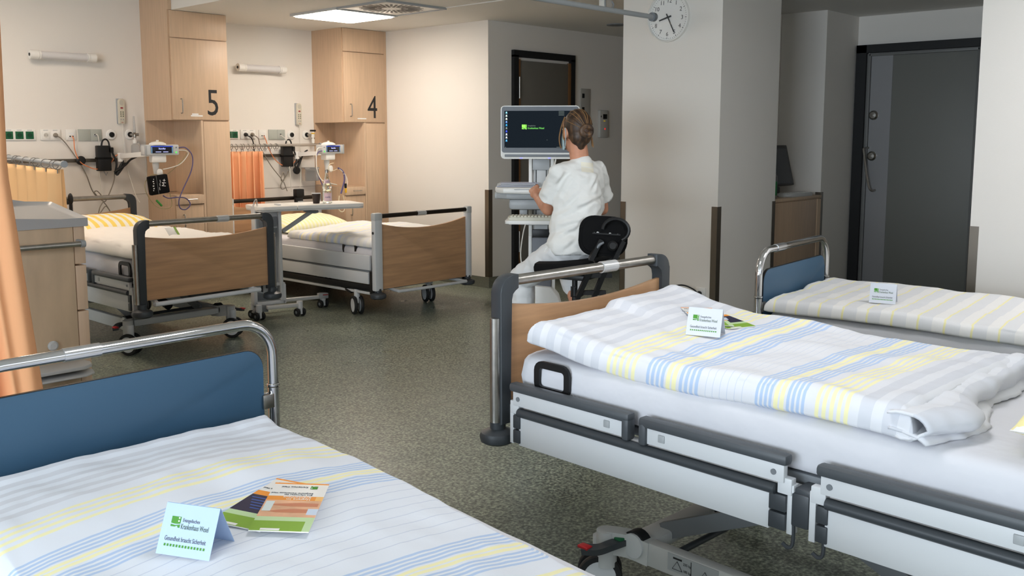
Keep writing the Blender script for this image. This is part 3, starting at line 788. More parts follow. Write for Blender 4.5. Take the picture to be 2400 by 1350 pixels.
# ---- left bed in front
BL = ((1.322, 2.87, 0), R(181.), .90)
bed_c('nearest chrome tube bed with a blue board, front left', BL[0], BL[1], BL[2], 1.06, .092, .16, .46)
SL = ((1.248, 2.837, 0), R(174.6))
mattress('white sheeted mattress on the front left chrome bed', SL[0], SL[1], -.56, .48, .055, 2.05, .445, .55, seed=20)
def hL(x, y):
    return .538+.02*math.exp(-((y-.06)/.07)**2)+.045*(1-((x-.02)/.52)**2)*min(1, max(0, (y-.05)/.5))+.012*math.sin(y*4+x*2)*min(1, y*2)
o = cloth_slab('duvet', DUVL, SL[0], SL[1], -.50, .50, .05, 1.95, .05, hL, rim=.03, seed=23, wr=.012, wfreq=4., nx=70, ny=130, edgefun=lambda u, v, x, y, z: (x, y+.085*x*(1-v), z))
tag(o, 'duvet with yellow and blue stripes spread on the front left bed', 'duvet', None)
# ================================================================ HEAD WALL EQUIPMENT
YW = 8.86
def wire(name, label, pts, r, m, parent=None, n=8, cat='cable', group=None):
    o = obj(name, B().tube(cr(pts, n), r, 8), m, parent, 60)
    if label: tag(o, label, cat, group)
    return o
C_GREY = mat('grey_cable', (140, 132, 120), .5); C_ORANGE = mat('orange_cable', (232, 140, 90), .5)
C_WHITE = mat('white_cable', (226, 222, 212), .5); C_BLACK = mat('black_cable', (20, 20, 21), .5); C_VIOLET = mat('violet_hose', (92, 84, 124), .5)
def wall_lamp(x0, x1, z, label):
    t = thing('wall_lamp', label, 'wall lamp', (x0, YW, z), 0, 'tube wall lamps above the beds')
    L = x1-x0; y = -.075
    obj('diffuser', B().cyl((.085, y, 0), (L-.075, y, 0), .034, n=24), mat('lamp_diffuser', (214, 212, 212), .35), t)
    for a, e in ((0, .07), (.072, .088), (L-.078, L-.062), (L-.06, L)):
        obj('end_cap', B().cyl((a, y, 0), (e, y, 0), .04, n=24), WHITEP, t)
    obj('switch', B().cyl((-.004, y, 0), (.002, y, 0), .014, n=16), BLACK, t)
    obj('reflector', bx((L/2, y+.03, -.03), (L-.12, .03, .014), .004), WHITEP, t)
    br = B()
    for x in (.1, L-.1): br.box((x, y/2, 0), (.04, -y, .03))
    obj('bracket', br, WHITEP, t)
wall_lamp(3.262, 3.835, 2.26, 'white tube wall lamp at the top left, above the triple green sockets')
wall_lamp(5.293, 5.86, 2.255, 'white tube wall lamp between the two tall wardrobes')
def socket_frame(name, label, x0, x1, z0, z1, cells, group=None):
    t = thing(name, label, 'socket', ((x0+x1)/2, YW, (z0+z1)/2), 0, group)
    obj('frame', bx((0, -.006, 0), (x1-x0, .012, z1-z0), .003), WHITEP, t)
    n = len(cells); cw = (x1-x0)/n
    for i, c in enumerate(cells):
        cx = -(x1-x0)/2+cw*(i+.5); cx *= .93 if n > 1 else 1
        if c in 'gw':
            m = GREEN if c == 'g' else WHITEP
            p = obj('socket_insert', bx((cx, -.0135, -.004), (.066, .006, .066), .002), m, t)
            obj('socket_well', B().lathe([(.0215, 0), (.0235, 0), (.0235, .002), (.0205, .002)], 24, face_negY((cx, -.0165, -.004)), False), m, p)
            obj('socket_floor', B().lathe([(0, .0005), (.021, .0005), (.021, .001), (0, .001)], 20, face_negY((cx, -.0165, -.004))), mat('socket_floor_'+c, (12, 66, 42) if c == 'g' else (196, 192, 184), .5), p)
            h = B()
            for s in (-1, 1): h.cyl((cx+s*.0095, -.0172, -.004), (cx+s*.0095, -.0182, -.004), .003, n=8)
            obj('socket_hole', h, INK, p)
            obj('label_strip', bx((cx, -.0125, .040), (.04, .002, .007)), GREYL, t)
        if c == 'd':
            p = obj('socket_insert', bx((cx, -.0135, -.002), (.062, .005, .062), .002), WHITEP, t)
            h = B()
            for s in (-1, 1): h.box((cx+s*.012, -.0162, -.014), (.013, .002, .012))
            obj('data_port', h, BLACK, p)
            obj('label_strip', bx((cx, -.0165, .012), (.045, .001, .012)), PAPER, p)
    return t
def plug(parent_pt, m, label, pts, rr=.0035, name='power_cable', nrm=(0, -1, 0)):
    """mains plug with its cable"""
    p = V(parent_pt)
    t = thing(name, label, 'cable', p)
    b = B().lathe([(0, 0), (.02, 0), (.021, .01), (.017, .024), (.012, .034), (0, .036)], 18, face_negY((0, 0, 0)) if nrm[1] else face_negX((0, 0, 0)))
    obj('plug', b, m, t)
    obj('cord', B().tube(cr([V(q)-p for q in pts], 8), rr, 8), m, t, 60)
    return t
GR = 'mains sockets in the head wall'
socket_frame('green_socket_strip', 'triple socket strip with green inserts at the left picture edge', 3.022, 3.298, 1.515, 1.612, 'ggg')
socket_frame('power_socket', 'double white wall socket with one grey plug, right of the triple green strip', 3.336, 3.512, 1.515, 1.612, 'ww')
socket_frame('data_socket', 'white data socket with an orange cable, left bed bay', 3.56, 3.65, 1.515, 1.612, 'd')
socket_frame('green_socket', 'single visible green socket beside the left tall wardrobe', 5.16, 5.31, 1.523, 1.618, 'gg')
socket_frame('power_socket', 'double white wall socket with a black and a grey plug', 5.338, 5.515, 1.523, 1.618, 'ww')
socket_frame('data_socket', 'white data socket with an orange cable, right bed bay', 5.557, 5.648, 1.523, 1.618, 'd')
def panel_plate(x0, x1, z0, z1, label):
    t = thing('connection_panel', label, 'wall panel', ((x0+x1)/2, YW, (z0+z1)/2)); W = x1-x0; H = z1-z0
    pm = mat('panel_grey_green', (176, 180, 172), .45)
    obj('plate', bx((-W*.24, -.005, 0), (W*.52, .01, H), .002), pm, t)
    obj('plate', bx((W*.26, -.0055, 0), (W*.478, .011, H), .002), pm, t)
    obj('call_socket', bx((W*.22, -.012, 0), (.028, .006, .024), .002), GREYL, t); obj('call_plug', bx((W*.2, -.018, .004), (.014, .016, .012), .002), BLACK, t)
panel_plate(3.67, 3.885, 1.508, 1.615, 'grey connection panel with a white call lead, left bed bay')
panel_plate(5.675, 5.88, 1.515, 1.622, 'grey connection panel with a white call lead, right bed bay')
def gas_outlet(x, z, label):
    t = thing('gas_outlet', label, 'gas outlet', (x, YW, z), 0, 'round medical gas outlets')
    F = face_negY((0, 0, 0))
    obj('rosette', B().lathe([(0, 0), (.049, 0), (.049, .008), (.043, .014), (.027, .016), (0, .016)], 32, F), WHITEP, t)
    obj('outlet', B().lathe([(.0, .016), (.025, .016), (.025, .022), (.018, .024), (.014, .018), (0, .018)], 24, F), BLACK, t)
    return t
gas_outlet(3.976, 1.565, 'empty round gas outlet beside the left grey connection panel')
gas_outlet(4.153, 1.567, 'round gas outlet holding the clear flowmeter')
gas_outlet(5.963, 1.566, 'empty round gas outlet beside the right grey connection panel')
gas_outlet(6.157, 1.567, 'round gas outlet holding the small suction regulator')
# flowmeter with humidifier bottle
t = thing('flowmeter', 'clear oxygen flowmeter with humidifier bottle on the left gas outlet', 'flowmeter', (4.165, YW-.03, 1.567))
obj('coupling', B().cyl((-.012, 0, 0), (-.005, -.05, 0), .013), STEEL, t)
obj('valve_body', B().lathe([(0, -.03), (.012, -.03), (.016, -.012), (.012, 0), (.016, .01), (.01, .02), (0, .02)], 16, Matrix.Translation((0, -.055, 0))), STEEL, t)
obj('control_knob', B().cyl((.01, -.055, 0), (.035, -.06, 0), .014, n=14), STEEL, t)
obj('tube', B().lathe([(0, .02), (.013, .02), (.008, .17), (0, .172)], 14, Matrix.Translation((0, -.055, 0))), CLEAR, t)
obj('bottle_cap', B().lathe([(0, -.085), (.016, -.085), (.02, -.075), (.02, -.055), (.01, -.045), (.008, -.03), (0, -.03)], 16, Matrix.Translation((0, -.055, 0))), WHITEP, t)
obj('bottle', B().lathe([(.016, -.085), (.034, -.10), (.038, -.12), (.038, -.20), (.03, -.215), (0, -.217)], 20, Matrix.Translation((.0, -.055, 0)), False), CLEAR, t)
obj('hose', B().tube(cr([(.02, -.06, -.07), (.045, -.06, -.09), (.05, -.06, -.15), (.045, -.05, -.2)], 5), .004, 8), CLEAR, t)
t = thing('suction_regulator', 'small suction regulator with yellow band on the right gas outlet', 'regulator', (6.175, YW-.03, 1.567))
obj('coupling', B().cyl((-.012, 0, 0), (.0, -.05, 0), .013), STEEL, t)
obj('body', B().cyl((.015, -.055, -.03), (.015, -.055, .03), .018), WHITEP, t)
obj('yellow_band', B().cyl((.015, -.055, .008), (.015, -.055, .022), .0195), mat('yellow_band', (224, 180, 50), .5), t)
obj('knob', bx((.015, -.055, .045), (.06, .035, .02), .004), BLACK, t)
obj('nozzle', B().lathe([(0, -.09), (.016, -.09), (.018, -.05), (.01, -.045), (.01, -.03), (0, -.03)], 14, Matrix.Translation((.015, -.055, 0))), WHITEP, t)
# nurse call handsets
def handset(x, z, label):
    t = thing('call_handset', label, 'handset', (x, YW, z), 0, 'nurse call handsets on the wall')
    obj('body', B().prism(rrect(.058, .235, .028, 6, (0, 1, 1, 0)), .03, face_negY((0, -.006, 0)), .004), mat('handset_beige', (214, 208, 190), .45), t)
    obj('holder', bx((-.004, -.004, .0), (.066, .016, .235), .004), GREYP, t)
    obj('speaker', B().prism(rrect(.04, .05, .018), .001, face_negY((0, -.0365, .08))), mat('handset_speaker', (196, 192, 178), .5), t)
    obj('call_button', B().ell((0, -.037, .03), (.015, .003, .008), u=14, v=8), mat('call_red', (150, 52, 60), .5), t)
    for i in range(4):
        for s in (-1, 1):
            obj('button', B().ell((s*.011, -.037, -.008-.019*i-(.012 if i == 3 else 0)), (.006, .002, .006), u=10, v=6), mat('handset_button', (78, 84, 66), .5) if i < 3 else GREYP, t)
    obj('red_mark', bx((0, -.0368, -.104), (.02, .001, .004)), mat('call_red2', (170, 50, 50), .5), t)
    return t
handset(4.075, 1.785, 'beige nurse call handset above the clear flowmeter')
handset(6.055, 1.792, 'beige nurse call handset above the small suction regulator')
wire('handset_cord', 'thin white cord hanging from the left call handset to the bed', [(4.075, 8.83, 1.668), (4.075, 8.82, 1.45), (4.09, 8.80, 1.25), (4.12, 8.72, 1.0), (4.13, 8.66, .93)], .003, C_WHITE)
wire('handset_cord', 'thin white cord hanging from the right call handset to the bed', [(6.055, 8.83, 1.676), (6.05, 8.82, 1.40), (6.04, 8.80, 1.20), (6.0, 8.77, .99)], .003, C_WHITE)
# equipment rails
RAIL = mat('rail_bronze', (112, 104, 94), .4, .8)
def rail(x0, x1, z, label):
    t = thing('equipment_rail', label, 'rail', (x0, YW, z), 0, 'equipment rails behind the beds')
    obj('bar', bx(((x1-x0)/2, -.03, 0), (x1-x0, .012, .032), .002), RAIL, t)
    b = B()
    for x in (.08, x1-x0-.08): b.cyl((x, -.024, 0), (x, 0, 0), .012)
    obj('standoff', b, RAIL, t)
rail(3.0, 4.02, 1.33, 'dark equipment rail behind the left back bed'); rail(5.55, 6.22, 1.345, 'dark equipment rail behind the bed with white posts')
def adapter(x, z, label):
    t = thing('power_adapter', label, 'power supply', (x, YW-.04, z))
    obj('body', bx((0, -.035, 0), (.125, .06, .235), .008), BLACK, t)
    obj('strap', bx((0, -.036, -.0), (.132, .066, .018), .003), BLACKF, t)
    obj('cable_loop', B().tube(cr([(-.01, -.03, .115), (0, -.035, .16), (.03, -.035, .175), (.055, -.035, .15), (.06, -.04, .09), (.055, -.045, .06)], 6), .008, 8), C_BLACK, t)
    obj('connector', bx((.064, -.05, .075), (.05, .03, .05), .006), BLACK, t)
    obj('hook', B().tube([(.0, -.03, -.12), (.02, -.03, -.16), (.035, -.03, -.13)], .005, 6), GREYP, t)
adapter(3.86, 1.348, 'black power supply strapped to the left equipment rail'); adapter(5.853, 1.34, 'black power supply strapped to the right equipment rail')
# cables
plug((3.462, YW-.017, 1.56), mat('grey_plug', (134, 126, 114), .5), 'grey plug and cable running from the left double socket, bundled above the bed',
     [(3.462, 8.82, 1.555), (3.50, 8.81, 1.53), (3.56, 8.82, 1.46), (3.64, 8.80, 1.32), (3.70, 8.80, 1.20), (3.745, 8.80, 1.06), (3.80, 8.80, .98), (3.83, 8.79, .99), (3.79, 8.79, 1.045), (3.765, 8.79, 1.03), (3.84, 8.79, .95), (3.88, 8.8, .97), (3.95, 8.8, 1.12), (3.965, 8.8, 1.2)], .005)
plug((5.468, YW-.017, 1.568), MATS['grey_plug'], 'grey plug and cable running from the right double socket, tied in a bundle',
     [(5.468, 8.82, 1.562), (5.52, 8.81, 1.53), (5.56, 8.82, 1.42), (5.66, 8.80, 1.24), (5.78, 8.80, 1.10), (5.80, 8.8, 1.06), (5.82, 8.79, 1.12), (5.80, 8.79, 1.16), (5.775, 8.79, 1.10), (5.80, 8.8, 1.07), (5.88, 8.8, 1.18), (5.92, 8.8, 1.24)], .005)
plug((5.392, YW-.017, 1.568), BLACK, 'black plug and cable going down behind the orange curtain', [(5.392, 8.82, 1.56), (5.44, 8.81, 1.53), (5.46, 8.80, 1.44), (5.455, 8.80, 1.2), (5.45, 8.8, .9)], .006)
wire('cable_bundle', 'tied loop of grey cable below the right power supply', [(5.79, 8.785, 1.08), (5.76, 8.78, 1.02), (5.775, 8.78, .985), (5.82, 8.78, 1.0), (5.80, 8.78, 1.06), (5.84, 8.78, .96)], .005, C_GREY)
wire('cable_bundle', 'tied loop of grey cable behind the left back bed head', [(3.84, 8.785, .95), (3.80, 8.78, .89), (3.79, 8.78, .83), (3.85, 8.78, .90), (3.88, 8.78, .88), (3.90, 8.78, .84), (3.87, 8.78, .90), (3.84, 8.78, .94)], .005, C_GREY)
wire('data_cable', 'orange data cable from the left data socket to the monitor arm', [(3.605, 8.83, 1.55), (3.61, 8.81, 1.52), (3.61, 8.80, 1.43), (3.64, 8.79, 1.33), (3.70, 8.78, 1.28), (3.80, 8.78, 1.25), (3.92, 8.78, 1.30), (3.98, 8.77, 1.375), (4.08, 8.77, 1.375)], .0045, C_ORANGE)
wire('data_cable', 'orange data cable from the right data socket to the power supply', [(5.605, 8.83, 1.555), (5.61, 8.81, 1.52), (5.65, 8.80, 1.40), (5.72, 8.79, 1.29), (5.82, 8.78, 1.23), (5.90, 8.78, 1.24), (5.96, 8.78, 1.29)], .0045, C_ORANGE)
wire('coiled_cable', 'wound up black mains cable hanging at the left monitor arm', [(3.94, 8.77, 1.40), (3.97, 8.76, 1.30), (3.95, 8.75, 1.20), (4.03, 8.75, 1.32), (3.96, 8.74, 1.19), (4.05, 8.75, 1.30), (3.94, 8.74, 1.22), (4.04, 8.74, 1.28), (4.10, 8.75, 1.33), (4.16, 8.74, 1.36)], .010, C_BLACK)
wire('coiled_cable', 'wound up black mains cable hanging beside the right power supply', [(5.93, 8.77, 1.40), (5.96, 8.76, 1.32), (5.93, 8.75, 1.24), (6.0, 8.75, 1.32), (5.95, 8.74, 1.22), (5.99, 8.74, 1.30), (5.92, 8.74, 1.25), (5.96, 8.74, 1.21), (6.04, 8.75, 1.36), (6.09, 8.74, 1.40)], .008, C_BLACK)
wire('call_lead', 'white call lead from the left connection panel', [(3.82, 8.83, 1.565), (3.83, 8.81, 1.56), (3.835, 8.80, 1.50), (3.835, 8.79, 1.40), (3.82, 8.79, 1.2), (3.83, 8.79, 1.0)], .004, C_WHITE)
wire('call_lead', 'white call lead from the right connection panel', [(5.81, 8.83, 1.565), (5.82, 8.81, 1.55), (5.85, 8.77, 1.50), (5.86, 8.76, 1.40), (5.87, 8.76, 1.15), (5.88, 8.76, .95)], .004, C_WHITE)
for x, z, s in ((3.66, 1.33, 'left'), (5.985, 1.18, 'right')):
    t = thing('rail_clamp', 'black round clamp knob on the wall of the %s back bay' % s, 'clamp', (x, YW-.045, z))
    obj('knob', B().lathe([(0, 0), (.04, 0), (.042, .02), (.03, .03), (0, .03)], 20, face_negY((0, 0, 0))), BLACK, t)
    obj('stem', B().cyl((0, 0, 0), (0, .045, 0), .012), GREYD, t)
t = thing('accessory_box', 'clear plastic accessory box on the wall beside wardrobe 4', 'box', (6.16, YW-.05, 1.155))
obj('bin', bx((0, -.01, -.03), (.17, .09, .13), .006), CLEAR, t); obj('lid', bx((0, -.01, .045), (.18, .095, .02), .005), CLEAR, t)
obj('slot', bx((0, -.058, .045), (.08, .002, .008)), GREYD, t)
# vitals monitors on swivel arms
def vitals(loc, arm0, label, flip, stand_txt, ang):
    """loc: centre of the screen front"""
    t = thing('vitals_monitor', label, 'monitor', loc, ang, 'vital signs monitors on wall arms')
    MI = (Matrix.Translation(loc) @ Matrix.Rotation(ang, 4, 'Z')).inverted()
    obj('housing', bx((0, .05, 0), (.315, .10, .095), .012), GREYL, t)
    sc = obj('screen', bx((.0, -.001, .004), (.20, .004, .066), .001), mat('monitor_screen', (34, 34, 44), .2), t)
    obj('status_bar', bx((0, -.0035, .032), (.2, .001, .008)), emis('screen_blue', (58, 78, 190), .6), sc)
    text('lettering', 'Standby', .02, face_negY((0, -.0035, .006)), emis('screen_text', (190, 195, 255), .9), sc, 'CENTER')
    for x_, w_ in ((-.034, .05), (.032, .046)): obj('status_line', bx((x_, -.0035, -.017), (w_, .001, .0045)), MATS['screen_text'], sc)
    for s in (-1, 1):
        obj('soft_key_bar', bx((s*.093, -.0035, 0), (.008, .001, .055)), emis('soft_keys', (120, 160, 190), .5), sc)
    obj('power_button', bx((.128*flip, -.002, -.022), (.012, .004, .014), .001), emis('green_led', (90, 230, 90), .8), t)
    obj('knob_label', bx((.13*flip, -.002, .022), (.012, .003, .012), .001), GREYD, t)
    obj('side_grip', bx((-.15*flip, .045, 0), (.012, .106, .098), .004), GREYP, t)
    mod = B(); mod.box((-.02, .06, -.078), (.13, .09, .07), .012); obj('holder_block', mod, WHITEP, t)
    obj('lamp_dome', B().lathe([(.075, 0), (.072, .012), (.05, .024), (.02, .03), (0, .032)], 24, Matrix.Translation((-.02, .05, .046)), False), WHITEP, t)
    obj('yellow_label', B().lathe([(0, .031), (.03, .0295), (.032, .0285)], 16, Matrix.Translation((-.01, .045, .046)), False), mat('yellow_label', (232, 204, 96), .5), t)
    obj('dome_knob', bx((-.02, .05, .082), (.02, .02, .014), .004), WHITEP, t)
    neck = B().lathe([(.028, 0), (.03, -.02), (.022, -.09), (.02, -.11), (0, -.11)], 16, Matrix.Translation((-.04, .06, -.11)), False)
    obj('neck', neck, GREYL, t)
    obj('hook_disc', B().prism(rrect(.05, .07, .024, 6), .014, face_negY((-.02, .03, -.205)), .003), WHITEP, t)
    # wall arm
    a0 = MI @ V(arm0)
    ar = B(); ar.tube([a0+V((0, -.03, .0)), V((-.1*flip, .09, -.035))], .02, sq=(.018, .022)); ar.tube([V((-.1*flip, .09, -.035)), V((-.02, .07, -.035))], .02, sq=(.018, .022))
    obj('arm', ar, WHITEP, t)
    obj('arm_clamp', B().cyl(a0+V((0, -.03, -.05)), a0+V((0, -.03, .03)), .028), WHITEP, t)
    return t
MP5 = V((4.105, 8.13, 1.428))
vitals(MP5, (4.02, 8.80, 1.365), 'grey vital signs monitor with a black cuff hanging below it', 1, 'Standby', R(-6))
MP4 = V((6.05, 8.22, 1.415))
vitals(MP4, (5.97, 8.80, 1.355), 'grey vital signs monitor above the overbed table with the bottle', -1, 'Standby', R(8))
# pressure cuff hanging from the left monitor
t = thing('blood_pressure_cuff', 'black blood pressure cuff with white print hanging below the left monitor', 'cuff', (4.045, 8.11, 1.12))
rot = Matrix.Rotation(R(-7), 3, 'Y')
obj('cuff', bx((0, 0, 0), (.185, .05, .17), .014, rot=rot), BLACKF, t)
obj('fold_seam', bx((-.02, -.0255, 0), (.003, .002, .165), rot=rot), GREYD, t)
FM = face_negY((.055, -.0265, -.02)) @ Matrix.Rotation(R(83), 4, 'Z')
text('lettering', 'M+', .052, FM, PAPER, t)
for dz in (-.035, .0, .03): obj('print_mark', bx((.003+.12*dz, -.0262, dz), (.008, .001, .026), rot=rot), mat('faint_print', (150, 150, 152), .6), t)
pr = B()
for k, (dz, w_) in enumerate(((-.05, .012), (-.032, .02), (-.01, .026), (.012, .016), (.03, .02), (.05, .01))): pr.box((-.058+.004*(k % 2), -.0262, dz), (w_*.55, .001, .009), rot=rot)
obj('print_marks', pr, PAPER, t, 0)
wire('cuff_hose', 'violet hose looping from the left monitor down to the black cuff', [(4.265, 8.13, 1.447), (4.33, 8.12, 1.445), (4.385, 8.11, 1.37), (4.37, 8.11, 1.24), (4.27, 8.10, 1.06), (4.225, 8.09, .965), (4.235, 8.09, .90), (4.29, 8.09, .885), (4.335, 8.09, .93), (4.30, 8.10, .985), (4.22, 8.10, .998), (4.13, 8.10, .995), (4.08, 8.10, 1.02)], .0055, C_VIOLET, n=8, cat='hose')
wire('sensor_cable', 'white sensor cable from the left monitor to the hook', [(4.265, 8.13, 1.425), (4.33, 8.12, 1.42), (4.35, 8.12, 1.385), (4.27, 8.12, 1.30), (4.16, 8.12, 1.265), (4.10, 8.12, 1.255)], .004, C_WHITE, cat='cable')
wire('sensor_cable', 'olive sensor cable hanging from the left monitor behind the cuff', [(4.345, 8.125, 1.40), (4.26, 8.13, 1.30), (4.13, 8.14, 1.20), (4.02, 8.15, 1.21), (3.955, 8.15, 1.16), (3.93, 8.13, 1.10), (3.945, 8.11, 1.02), (4.01, 8.10, .93), (4.10, 8.10, .90), (4.16, 8.10, .93), (4.15, 8.11, 1.04)], .003, mat('olive_cable', (150, 140, 100), .5), cat='cable')
t = thing('oxygen_clip', 'green sensor clip dangling below the black cuff', 'clip', (4.04, 8.10, .955))
obj('clip', bx((0, 0, 0), (.075, .014, .018), .004, rot=Matrix.Rotation(R(48), 3, 'Y')), mat('clip_green', (60, 140, 60), .5), t)
# leads on the right monitor
for k, (lab, m, pts, r) in enumerate((('white lead sweeping down from the right monitor', C_WHITE, [(5.89, 8.20, 1.43), (5.82, 8.18, 1.42), (5.79, 8.16, 1.33), (5.79, 8.15, 1.20), (5.84, 8.14, 1.10), (5.95, 8.13, 1.06), (6.02, 8.13, 1.045)], .005),
        ('dark violet hose sweeping down from the right monitor', C_VIOLET, [(5.89, 8.2, 1.40), (5.83, 8.18, 1.385), (5.795, 8.17, 1.32), (5.80, 8.16, 1.18), (5.85, 8.15, 1.05), (5.88, 8.14, .95)], .006),
        ('thin cream cable loop at the right monitor stand', mat('cream_cable', (226, 214, 186), .5), [(6.02, 8.18, 1.27), (5.95, 8.15, 1.26), (5.92, 8.14, 1.21), (5.96, 8.13, 1.19), (6.03, 8.13, 1.21)], .003),
        ('violet cable hanging over the right monitor hook', C_VIOLET, [(6.06, 8.16, 1.22), (6.11, 8.14, 1.18), (6.12, 8.13, 1.10), (6.09, 8.13, 1.0), (6.07, 8.13, .95)], .009),
        ('bunch of white leads hanging over the right monitor hook', C_WHITE, [(6.07, 8.15, 1.21), (6.13, 8.13, 1.15), (6.16, 8.13, 1.07), (6.13, 8.13, 1.0), (6.14, 8.13, 1.10), (6.11, 8.13, 1.16)], .004),
        ('thin cream cable loop hanging under the overbed table', MATS['cream_cable'], [(6.04, 8.12, .93), (6.03, 8.12, .80), (6.06, 8.12, .76), (6.10, 8.12, .77), (6.11, 8.12, .84), (6.09, 8.12, .93)], .005))):
    wire('sensor_cable', lab, pts, r, m)
t = thing('cable_connector', 'yellow and black cable connectors hanging at the right monitor', 'connector', (6.125, 8.13, 1.0))
obj('yellow_plug', bx((.01, 0, -.02), (.02, .016, .05), .004), mat('plug_yellow', (232, 180, 40), .5), t); obj('black_plug', bx((.008, 0, .03), (.024, .018, .05), .005), BLACK, t)
# swing-out curtain rods and curtains
def curtain_mesh(p0, p1, z0, z1, folds, amp, gather=0., nx=160, nz=14, flare=0., zl=0.):
    b = B(); p0, p1 = V(p0), V(p1); d = (p1-p0); nrm = V((-d.y, d.x, 0)).normalized()
    def pos(u, v):
        z = z1+(z0-z1)*v
        a = amp*(.75+.5*v)*(1+.35*math.sin(u*9.1))
        q = p0+d*u+nrm*(a*math.sin(u*folds*2*math.pi+.5*math.sin(u*13)))+d.normalized()*(.25*a*math.sin(u*folds*4*math.pi+v))
        return V((q.x, q.y, z+zl*u))
    b.grid(nx, nz, pos, lambda u, v: (u, v))
    return b
def rod(name, label, a, e, r, rings, ring_span, parent_label=None):
    a, e = V(a), V(e)
    t = thing('curtain_rod', label, 'curtain rod', a)
    obj('rod', B().cyl(V((0, 0, 0)), e-a, r, n=18), mat('rod_aluminium', (196, 192, 186), .3, .75) if name == 's' else GREYP, t)
    obj('end_cap', B().cyl(e-a, (e-a)+(e-a).normalized()*.03, r*1.45, n=18), GREYP, t)
    d = (e-a); L = d.length; dn = d.normalized()
    for i in range(rings):
        f = ring_span[0]+(ring_span[1]-ring_span[0])*(i+.3*math.sin(i*2.1))/(rings-1)
        c = a+d*f-a; side = dn.cross(V((0, 0, 1))).normalized()
        tilt = dn*(.25*math.sin(i*1.7))
        pts = [c+V((0, 0, -r*.75))+(side*math.cos(q)+(V((0, 0, 1))+tilt)*math.sin(q))*(r*1.9) for q in [2*math.pi*k/18 for k in range(18)]]
        ro = obj('curtain_ring', B().tube(pts, .0028, 6, True), mat('ring_grey', (128, 124, 120), .4, .3), t)
        obj('glider_hook', B().cyl(c+V((0, 0, -r*2.6)), c+V((0, 0, -r*4.4)), .003, n=6), GREYD, ro)
    return t
t = rod('g', 'grey swing-out curtain rod with rings at the left edge, above the nightstand', (2.89, 8.80, 1.395), (2.715, 6.83, 1.357), .0165, 12, (.06, .955))
obj('wall_bracket', B().tube(cr([(0, .04, -.17), (-.004, .04, -.1), (-.003, .02, -.02), (0, 0, 0)], 5), .017, 12), GREYD, t)
o = obj('curtain', curtain_mesh((2.875, 8.66, 0), (2.72, 6.87, 0), .80, 1.338, 6.5, .036, zl=-.022), mat('orange_curtain_back', (242, 196, 144), .9, spec=.1), None, 80)
sol = o.modifiers.new('t', 'SOLIDIFY'); sol.thickness = .003
tag(o, 'pale orange curtain hanging from the swing-out rod behind the nightstand', 'curtain')
t = rod('s', 'steel swing-out curtain rod between the numbered wardrobes', (4.902, 8.73, 1.452), (6.24, 8.73, 1.458), .0145, 18, (.03, .60))
o = obj('curtain', curtain_mesh((4.93, 8.735, 0), (5.52, 8.735, 0), .55, 1.395, 7.5, .036), ORANGE2, None, 80)
sol = o.modifiers.new('t', 'SOLIDIFY'); sol.thickness = .003
tag(o, 'gathered orange curtain beside the wardrobe numbered 5', 'curtain')
# coiled bell cable on the head of the left back bed
t = thing('bed_pendant', 'black handle on the head bar of the left back bed', 'hand control', (3.315, 8.225, 1.02))
obj('body', B().ell((0, 0, 0), (.022, .022, .05)), BLACK, t)
obj('strap', bx((-.03, 0, -.03), (.05, .02, .03), .005), BLACK, t)
obj('coil', B().tube([(.012*math.cos(a), .012*math.sin(a), -.04-.010*a/6.28) for a in [k*.6 for k in range(170)]], .0045, 8), C_BLACK, t, 60)
t = thing('bar_clamp', 'black clamp holder on the head bar of the bed with white posts', 'clamp', (5.83, 8.57, .93))
obj('jaw', bx((0, -.02, .02), (.10, .07, .085), .01), BLACK, t); obj('stem', bx((-.01, -.03, -.09), (.09, .04, .13), .006), BLACK, t); obj('grey_sleeve', bx((-.005, -.055, -.11), (.06, .02, .09), .004), GREYP, t)
# ================================================================ OVERBED TABLE
t = thing('overbed_table', 'white overbed table with gas spring strut over the bed with white posts', 'table', (4.46, 7.05, 0), R(-15))
TM = (Matrix.Translation((4.46, 7.05, 0)) @ Matrix.Rotation(R(-15), 4, 'Z'))
top1 = B().prism(rrect(.33, .42, .05, 5, (0, 0, 1, 1), .05, 0), .03, Matrix.Translation((0, 0, .935)), .006)
obj('small_top', top1, WHITEP, t)
top2 = B().prism(rrect(.62, .42, .06, 6, (1, 1, 0, 0), .53, 0), .03, Matrix.Translation((0, 0, .935)), .006)
obj('large_top', top2, WHITEP, t)
obj('top_rim', B().prism(rrect(.95, .415, .055, 6, (1, 1, 1, 1), .362, 0), .012, Matrix.Translation((0, 0, .922)), .003), GREYL, t)
obj('tilt_lever', B().tube(cr([(.3, -.12, .918), (.38, -.15, .90), (.42, -.15, .905)], 5), .012, 8), GREYD, t)
k = B(); k.box((-.11, -.04, .60), (.016, .10, .72), .004); k.box((.10, -.04, .56), (.026, .11, .83), .004)
k.box((0, -.03, .84), (.21, .05, .14), .006); k.box((0, .0, .60), (.21, .02, .72), .003)
obj('column', k, WHITEM, t)
obj('recess', bx((0, -.09, .83), (.15, .012, .085), .012), GREYD, t); obj('recess', bx((-.005, -.09, .735), (.13, .014, .075), .012), GREYD, t)
k = B(); k.box((-.125, -.03, .20), (.03, .10, .17), .004); k.box((.0, -.03, .13), (.27, .10, .03), .004); k.box((0, -.03, .285), (.27, .09, .025), .004); k.box((.125, -.03, .20), (.03, .10, .17), .004)
obj('base_frame', k, WHITEM, t); obj('grey_insert', bx((0, .005, .21), (.22, .015, .13), .003), GREYD, t)
obj('strut', B().tube([(.13, -.06, .74), (.42, -.06, .915)], .016, sq=(.012, .016)), GREYP, t)
k = B(); k.box((.28, .16, .10), (.62, .04, .03), .004); k.box((0, .06, .105), (.08, .26, .03), .004); k.box((.10, -.13, .10), (.3, .04, .03), .004)
